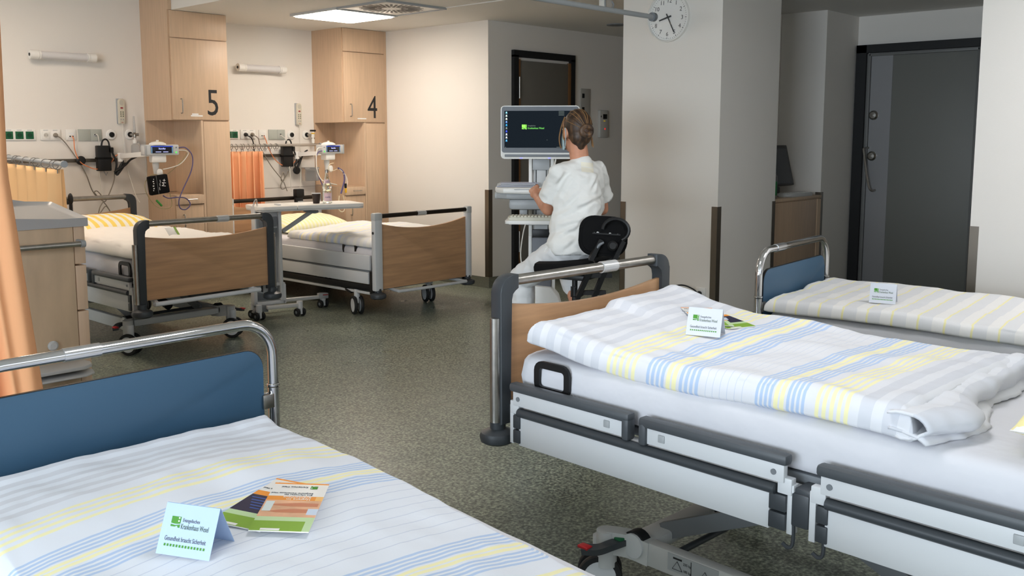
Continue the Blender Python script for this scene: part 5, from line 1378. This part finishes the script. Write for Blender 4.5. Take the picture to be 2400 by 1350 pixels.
for o_ in (-.035, .085):
    st.tube([MB_ @ V((o_+.02, -.02, .035)), MB_ @ V((o_-.025, -.13, .035)), W(4.02+o_*.5, 3.115-o_*.45, .87), W(4.0+o_*.55, 3.20-o_*.5, .68), W(4.03+o_*.5, 3.24-o_*.5, .52)], .014, sq=(.017, .012))
st.tube([MB_ @ V((-.06, .012, .022)), MB_ @ V((.09, .012, .022))], .01, sq=(.008, .004))
for z, q in ((.80, 3.15), (.70, 3.19), (.60, 3.22)): st.tube([W(3.99, q+.03, z), W(4.09, q-.08, z)], .01, sq=(.012, .012))
obj('back_support', st, BLACK, t)
obj('knob', B().lathe([(0, 0), (.026, 0), (.028, .02), (.018, .032), (0, .032)], 12, MB_ @ Matrix.Translation((.05, -.05, .035))), BLACK, t)
obj('lever', B().tube(cr([MB_ @ V((.0, -.035, .04)), MB_ @ V((-.02, -.05, .05)), MB_ @ V((-.03, -.065, .045))], 4), .008, 8), GREYD, t)
obj('wire_guard', B().tube([W(3.965, 3.22, .735), W(3.95, 3.24, .735), W(3.95, 3.24, .68), W(3.97, 3.22, .68)], .004, 6), BLACK, t)
obj('wheel_arc', B().tube([W(4.045+.06*math.cos(R(a)), 3.17-.064*math.cos(R(a)), .635+.07*math.sin(R(a))) for a in range(0, 181, 15)], .009, 8), BLACK, t)
obj('gas_lift', B().lathe([(.025, .08), (.025, .45), (.016, .45), (.016, .775)], 18, Matrix.Translation((.015, .05, 0)), True), BLACK, t)
k = B()
for i in range(5):
    a = R(72*i+20); k.tube([(.015, .05, .11), (.015+.29*math.cos(a), .05+.29*math.sin(a), .075)], .02, sq=(.022, .016))
obj('star_base', k, BLACK, t)
for i in range(5):
    a = R(72*i+20); caster('caster', .015+.285*math.cos(a), .05+.285*math.sin(a), t, a, .026, DARK)
obj('foot_ring', B().tube([(.015+.25*math.cos(R(a)), .08+.25*math.sin(R(a)), .43) for a in range(0, 360, 12)], .011, 8, True), BLACK, t)
k = B()
for a in (60, 180, 300): k.cyl((.015, .05, .43), (.015+.25*math.cos(R(a)), .08+.25*math.sin(R(a)), .43), .008)
obj('ring_spoke', k, BLACK, t)

# ================================================================ NURSE
ND = thing('person', 'nurse in white scrubs, hair in a bun, seated at the computer cart', 'person', (4.15, 3.40, 0))
O = V((4.15, 3.40, 0))
def P(x, y, z): return V((x, y, z))-O
def blob(parts, voxel, smooth, name, m, parent, sm=80, fac=.5):
    b = B()
    for p in parts:
        if p[0] == 'c':
            _, a, e, r0, r1 = p; a, e = V(a), V(e); d = (e-a).normalized()
            pts, rr = [], []
            for k in range(5): q = R(90-18*k); pts.append(a-d*r0*math.sin(q)); rr.append(max(.0005, r0*math.cos(q)))
            for k in range(1, 4): pts.append(a+(e-a)*k/4); rr.append(r0+(r1-r0)*k/4)
            for k in range(5): q = R(18*k); pts.append(e+d*r1*math.sin(q)); rr.append(max(.0005, r1*math.cos(q)))
            pts.append(e+d*r1); rr.append(.0005)
            b.tube(pts, rr, 14)
        else:
            _, c, r = p[:3]; b.ell(c, r, p[3] if len(p) > 3 else None, 20, 14)
    bmesh.ops.recalc_face_normals(b.bm, faces=b.bm.faces)
    me = bpy.data.meshes.new('tmp'); b.bm.to_mesh(me); b.bm.free()
    o = bpy.data.objects.new('tmp', me); COL.objects.link(o)
    rm = o.modifiers.new('r', 'REMESH'); rm.mode = 'VOXEL'; rm.voxel_size = voxel
    if smooth: s = o.modifiers.new('s', 'SMOOTH'); s.factor = fac; s.iterations = smooth
    me2 = bpy.data.meshes.new_from_object(o.evaluated_get(bpy.context.evaluated_depsgraph_get()))
    bpy.data.objects.remove(o); me2.name = name
    me2.materials.clear(); me2.materials.append(m)
    return link(name, me2, parent, sm)
fc = V((.36, .93, 0)).normalized()         # where the head looks
sdv = V((fc.y, -fc.x, 0))
HR = Matrix((sdv, fc, V((0, 0, 1)))).transposed()
hc = P(4.224, 3.438, 1.578)
def H(r, f, z): return hc+sdv*r+fc*f+V((0, 0, z))
shL, shR = P(4.075, 3.455, 1.345), P(4.388, 3.405, 1.35)
elL, wrL = P(4.125, 3.56, 1.135), P(4.247, 3.752, 1.19)
elR, wrR = P(4.50, 3.46, 1.12), P(4.555, 3.66, 1.16)
hipL, hipR = P(4.065, 3.40, .895), P(4.225, 3.385, .895)
knL, anL = P(4.085, 3.735, .715), P(4.07, 3.69, .40)
knR, anR = P(4.42, 3.66, .80), P(4.295, 3.487, .545)
up = V((0, 0, 1))
def finger(base, d1, curl, L, r):
    """three joints bending around curl axis"""
    out = []; d = d1.normalized(); p = base
    for k, f in enumerate((.45, .32, .23)):
        q = p+d*L*f; out.append(('c', p, q, r*(1-.08*k), r*(1-.08*(k+1)))); p = q
        d = Matrix.Rotation(R(34), 3, curl) @ d
    return out
def hand_parts(wr, fd, side, back):
    """fd: direction of the fingers, side: thumb side, back: back of the hand"""
    out = []; n = side.cross(fd).normalized()
    palm = wr+fd*.05
    rot = Matrix((side, fd, back)).transposed()
    out.append(('e', palm, (.038, .05, .016), rot)); out.append(('c', wr-fd*.01, palm, .024, .026))
    curl = side if (back.dot(fd.cross(side)) < 0) else side
    for k, (s_, L) in enumerate(((.028, .070), (.010, .078), (-.009, .073), (-.027, .058))):
        out += finger(palm+fd*.04+side*s_, (fd-back*.15), -side if (Matrix.Rotation(R(30), 3, side) @ fd).dot(back) > 0 else side, L, .0088)
    tb = palm-fd*.015+side*.03
    d = (fd*.6+side*.8-back*.25).normalized()
    out.append(('c', tb-side*.012, tb+d*.035, .0125, .0105)); out.append(('c', tb+d*.035, tb+d*.035+(fd*.9+side*.1-back*.2).normalized()*.028, .0105, .009))
    return out
fdL = (P(4.30, 3.83, 1.235)-wrL).normalized(); backL = (up*.75+V((-.6, .2, 0))); backL = (backL-fdL*backL.dot(fdL)).normalized(); sideL = fdL.cross(backL).normalized()
if sideL.dot(V((.682, -.731, 0))) < 0: sideL = -sideL
fdR = (V((-.1, .9, .0))).normalized(); backR = up.copy(); sideR = -fdR.cross(backR).normalized()
body = [('e', hc+V((0, 0, .02)), (.073, .092, .098), HR), ('e', H(0, .028, -.055), (.056, .066, .07), HR), ('c', H(0, .05, -.085), H(0, .066, -.098), .03, .022),
        ('c', H(0, .088, -.005), H(0, .108, -.04), .010, .014), ('c', H(-.03, .085, .03), H(.03, .085, .03), .012, .012), ('c', H(-.02, .088, -.066), H(.02, .088, -.066), .009, .009),
        ('e', H(-.076, -.012, -.012), (.008, .02, .033), HR), ('e', H(.076, -.012, -.012), (.008, .02, .033), HR),
        ('c', H(0, -.012, -.05), P(4.235, 3.418, 1.41), .054, .056), ('c', P(4.235, 3.418, 1.375), shL+V((.05, 0, .0)), .045, .042), ('c', P(4.235, 3.418, 1.375), shR+V((-.05, 0, .0)), .045, .042),
        ('e', P(4.24, 3.43, 1.25), (.125, .08, .17)), ('e', P(4.19, 3.405, 1.05), (.11, .08, .18)), ('e', P(4.15, 3.385, .92), (.12, .09, .08)),
        ('c', shL, elL, .047, .040), ('c', elL, elL+(wrL-elL)*.35, .041, .039), ('c', elL+(wrL-elL)*.3, wrL, .039, .026),
        ('c', shR, elR, .047, .040), ('c', elR, elR+(wrR-elR)*.35, .041, .039), ('c', elR+(wrR-elR)*.3, wrR, .039, .026),
        ('c', hipL, knL, .075, .05), ('c', knL, knL+(anL-knL)*.4, .05, .05), ('c', knL+(anL-knL)*.4, anL, .05, .032), ('c', anL, anL+V((0, .13, -.05)), .034, .028),
        ('c', hipR, knR, .075, .05), ('c', knR, knR+(anR-knR)*.4, .05, .046), ('c', knR+(anR-knR)*.4, anR, .046, .032), ('c', anR, anR+V((.04, .12, -.06)), .034, .028)]
body += hand_parts(wrL, fdL, sideL, backL)+hand_parts(wrR, fdR, sideR, backR)
blob(body, .0065, 3, 'body', SKIN, ND)
for s in (-1, 1):
    e = obj('eye', B().ell(H(s*.031, .083, .012), (.012, .009, .008), HR, 12, 8), PAPER, ND); obj('iris', B().ell(H(s*.031, .090, .012), (.0055, .003, .0055), HR, 10, 6), INK, e)
obj('lips', B().ell(H(0, .094, -.066), (.02, .006, .008), HR, 12, 8), mat('lips', (176, 96, 88), .5), ND)
# hair
def hair_mat():
    m = bpy.data.materials.new('brown_blond_hair'); m.use_nodes = True; nt = m.node_tree; b = nt.nodes['Principled BSDF']
    tc = nt.nodes.new('ShaderNodeTexCoord'); mp = nt.nodes.new('ShaderNodeMapping'); mp.inputs['Location'].default_value = (0, 0, 0)
    wv = nt.nodes.new('ShaderNodeTexNoise'); wv.inputs['Scale'].default_value = 26; wv.inputs['Detail'].default_value = 4
    mp.inputs['Scale'].default_value = (2.2, 1.2, .35)
    nt.links.new(tc.outputs['Object'], mp.inputs[0]); nt.links.new(mp.outputs[0], wv.inputs['Vector'])
    r = nt.nodes.new('ShaderNodeValToRGB'); c = r.color_ramp
    c.elements[0].position = .35; c.elements[0].color = lin((38, 26, 18)); c.elements[1].position = .72; c.elements[1].color = lin((118, 86, 56))
    e = c.elements.new(.52); e.color = lin((64, 45, 31))
    nt.links.new(wv.outputs['Fac'], r.inputs[0]); nt.links.new(r.outputs[0], b.inputs['Base Color']); b.inputs['Roughness'].default_value = .48
    bp = nt.nodes.new('ShaderNodeBump'); bp.inputs['Strength'].default_value = .5; bp.inputs['Distance'].default_value = .004
    nt.links.new(wv.outputs['Fac'], bp.inputs['Height']); nt.links.new(bp.outputs[0], b.inputs['Normal'])
    return m
HAIR = hair_mat(); HLT = mat('blond_strand', (134, 100, 64), .5); HDK = mat('dark_strand', (70, 48, 34), .5)
hair = blob([('e', H(0, -.016, .026), (.077, .095, .100), HR), ('e', H(0, -.05, -.03), (.064, .056, .056), HR), ('c', H(0, -.055, -.05), H(0, -.05, -.085), .04, .026)], .006, 4, 'hair', HAIR, ND)
bn_c = H(.004, -.112, .002)
obj('bun', B().tube([bn_c+sdv*(.026*math.cos(R(a)))+up*(.024*math.sin(R(a)))-fc*(.006*math.sin(R(a*1.5))) for a in range(0, 360, 15)], .017, 10, True), HAIR, hair)
obj('bun_twist', B().tube([bn_c-fc*.006+sdv*((.022-.00006*a)*math.cos(R(a)))+up*((.02-.00005*a)*math.sin(R(a))) for a in range(0, 300, 15)], .009, 8), HDK, hair)
obj('bun_core', B().ell(bn_c+fc*.01, (.03, .02, .028), HR), HDK, hair)
rnd = random.Random(3)
for i in range(11):
    a0 = R(24+132*i/10); 
    st_ = H(.076*math.cos(a0)*1.02, -.01+.03*rnd.random(), .028+.094*math.sin(a0)*1.0)
    pts = []
    for k in range(7):
        f = k/6; q = st_.lerp(bn_c, f); d = q-H(0, -.016, .026)
        d = HR.transposed() @ d; l = math.sqrt((d.x/.0785)**2+(d.y/.0965)**2+(d.z/.1015)**2)
        d = d/l if f < .85 else d; pts.append(H(0, -.016, .026)+HR @ d)
    obj('strand', B().tube(cr(pts, 4), [.0022*(1-.5*abs(2*j/24-1)) for j in range(25)], 6), HLT if i % 3 else HDK, hair)
for pts, r_ in (([H(-.062, .02, .082), H(-.078, .03, .03), H(-.092, .03, -.03), H(-.092, .025, -.07), H(-.080, .03, -.095)], .004), ([H(-.076, .01, .03), H(-.083, .0, -.03), H(-.078, -.01, -.05)], .005),
                ([H(.076, -.03, .0), H(.082, -.035, -.05), H(.078, -.05, -.085)], .004), ([H(.06, -.07, -.02), H(.066, -.075, -.06), H(.07, -.075, -.09)], .003)):
    obj('loose_strand', B().tube(cr(pts, 5), r_, 6), HLT, hair)
# surgical mask
MASK = mat('surgical_mask', (176, 200, 206), .8)
b = B(); b.grid(18, 10, lambda u, v: H(.070*math.sin(R(-85+170*u)), .005+.105*math.cos(R(-85+170*u))*(1-.12*(2*v-1)**2), -.01-.095*v+.0*u))
mk = obj('face_mask', b, MASK, ND, 80); s_ = mk.modifiers.new('t', 'SOLIDIFY'); s_.thickness = .002
for s in (-1, 1):
    obj('ear_loop', B().tube(cr([H(s*.069, .01, -.015), H(s*.082, -.015, .02), H(s*.084, -.03, -.01), H(s*.074, -.01, -.06), H(s*.066, .012, -.095)], 5), .002, 6), MASK, mk)
# tunic
tun = [('e', P(4.245, 3.43, 1.27), (.178, .122, .14)), ('e', P(4.215, 3.415, 1.16), (.172, .13, .16)), ('e', P(4.185, 3.40, 1.04), (.172, .138, .15)), ('e', P(4.15, 3.378, .94), (.186, .145, .11)),
       ('c', P(4.20, 3.40, 1.25), P(4.15, 3.375, .93), .13, .15),
       ('c', P(4.235, 3.415, 1.350), shL+V((.01, 0, .004)), .078, .054), ('c', P(4.235, 3.415, 1.350), shR+V((-.01, 0, .004)), .078, .054),
       ('c', shL+V((.008, 0, -.004)), shL+(elL-shL)*.78, .054, .072), ('c', shR+V((-.008, 0, -.004)), shR+(elR-shR)*.78, .054, .070), ('c', P(4.235, 3.41, 1.33), P(4.236, 3.413, 1.378), .085, .070)]
tu = blob(tun, .008, 5, 'tunic', SCRUB, ND)
def rumple(o, amp, sx, sy, sz, seed, zlo=-9, zhi=9):
    """soft cloth folds along the surface normal"""
    me = o.data; N = [v.normal.copy() for v in me.vertices]
    for v, n in zip(me.vertices, N):
        c = v.co; q = c.x*sx+c.z*sz*.6
        f = fbm(q+seed, c.y*sy, c.z*sz+seed, 3)
        g = 1-abs(fbm(c.x*sx*.7+c.z*3+seed*2, c.y*sy*.8, c.z*sz*.8-c.x*4, 2))*2.2
        v.co = c+n*(amp*(.7*f+.55*max(-.4, g)))
rumple(tu, .012, 8, 7, 13, 3.)
# open the sleeve ends above the elbows
for s0, e0 in ((shL, elL), (shR, elR)):
    d = (e0-s0); n = d.normalized(); bm = bmesh.new(); bm.from_mesh(tu.data)
    sel = set()
    for v in bm.verts:
        q = v.co-s0; l = q.dot(n)
        if l > d.length*.45 and (q-n*l).length < .10: sel.add(v)
    sf = [f for f in bm.faces if all(v in sel for v in f.verts)]; se = {e for f in sf for e in f.edges}; sv = {v for f in sf for v in f.verts}
    bmesh.ops.bisect_plane(bm, geom=list(sv)+list(se)+sf, plane_co=s0+d*.70, plane_no=n, clear_outer=True)
    bm.to_mesh(tu.data); bm.free()
bm = bmesh.new(); bm.from_mesh(tu.data)
bmesh.ops.bisect_plane(bm, geom=bm.verts[:]+bm.edges[:]+bm.faces[:], plane_co=P(4.10, 3.30, .888), plane_no=V((-.10, -.12, -1)).normalized(), clear_outer=True)
bm.to_mesh(tu.data); bm.free()
q_ = tu.modifiers.new('t', 'SOLIDIFY'); q_.thickness = .004
# creases across the back: (from, to) as (sideways, height) seen from behind
VR, VF = V((.682, -.731, 0)), V((.731, .682, 0))
def crease(o, lines, w_, A):
    me = o.data; me.calc_loop_triangles() if hasattr(me, 'calc_loop_triangles') else None
    N = [v.normal.copy() for v in me.vertices]
    for v, n in zip(me.vertices, N):
        if n.dot(VF) > .25: continue
        c = v.co+O; r_, z_ = c.dot(VR), c.z; d = 0
        for (r0, z0), (r1, z1) in lines:
            ax, az = r1-r0, z1-z0; L2 = ax*ax+az*az
            t_ = max(0, min(1, ((r_-r0)*ax+(z_-z0)*az)/L2)); taper = math.sin(math.pi*(.12+.8*t_))
            s_ = ((r_-r0)*az-(z_-z0)*ax)/math.sqrt(L2); e_ = math.hypot(r_-r0-ax*t_, z_-z0-az*t_)
            if e_ < w_*4: d += taper*(math.exp(-(s_/w_)**2)-.8*math.exp(-((s_-1.7*w_)/w_)**2))*math.exp(-max(0, e_-abs(s_))/w_)
        v.co += n*(A*d)
def px(x, y): return ((x-1200)/2215*5.35, 1.55-(y-320)/2215*5.35)
crease(tu, [(px(*a), px(*b)) for a, b in (((1313, 452), (1340, 404)), ((1308, 503), (1378, 470)), ((1304, 524), (1388, 500)), ((1335, 482), (1418, 452)), ((1338, 536), (1366, 500)), ((1318, 478), (1352, 444)),
        ((1312, 545), (1350, 520)), ((1380, 440), (1400, 405)), ((1318, 572), (1345, 548)), ((1300, 430), (1318, 400)))], .011, .010)
from mathutils.bvhtree import BVHTree
bv = BVHTree.FromPolygons([v.co for v in tu.data.vertices], [p.vertices for p in tu.data.polygons])
for k in range(2):
    lab = B()
    def onback(u, v):
        r_ = .4275+.036*(2*u-1); z_ = 1.403-.028*k-.025*v-.008*(u-.5)
        o_ = VR*r_+VF*4.5+V((0, 0, z_))-O
        h_, n_, _, _ = bv.ray_cast(o_, VF)
        return (h_ if h_ is not None else o_+VF*.8)-VF*.003
    lab.grid(10, 4, onback); q = obj('name_patch', lab, mat('cream_patch', (238, 232, 214), .8), tu, 60)
# trousers
tr = [('e', P(4.145, 3.385, .905), (.165, .128, .085)), ('c', hipL+V((0, .02, .0)), knL, .098, .072), ('c', knL, knL+(anL-knL)*.45, .072, .070), ('c', knL+(anL-knL)*.4, knL+(anL-knL)*.86, .068, .062),
      ('c', hipR+V((0, .02, 0)), knR, .095, .07), ('c', knR, knR+(anR-knR)*.5, .07, .062), ('c', knR+(anR-knR)*.4, knR+(anR-knR)*.60, .060, .056)]
trs = blob(tr, .008, 3, 'trousers', mat('white_trousers', (224, 224, 224), .9, spec=.15, bump=.2, bscale=16), ND)
rumple(trs, .009, 6, 9, 14, 8.)
obj('tie_cord', B().tube(cr([P(4.07, 3.30, .955), P(4.02, 3.40, .95), P(3.985, 3.45, .925), P(3.985, 3.47, .895)], 5), .004, 6), SCRUB, trs)
for nm, a_, d in (('shoe', anL, V((0, .16, -.05))), ('shoe', anR, V((.05, .14, -.07)))):
    blob([('e', a_+d*.55+V((0, 0, -.028)), (.045, .10, .035), Matrix((V((d.y, -d.x, 0)).normalized(), d.normalized(), V((d.y, -d.x, 0)).normalized().cross(d.normalized()))).transposed())], .007, 2, 'shoe', WHITEP, ND)
bpy.context.view_layer.update()
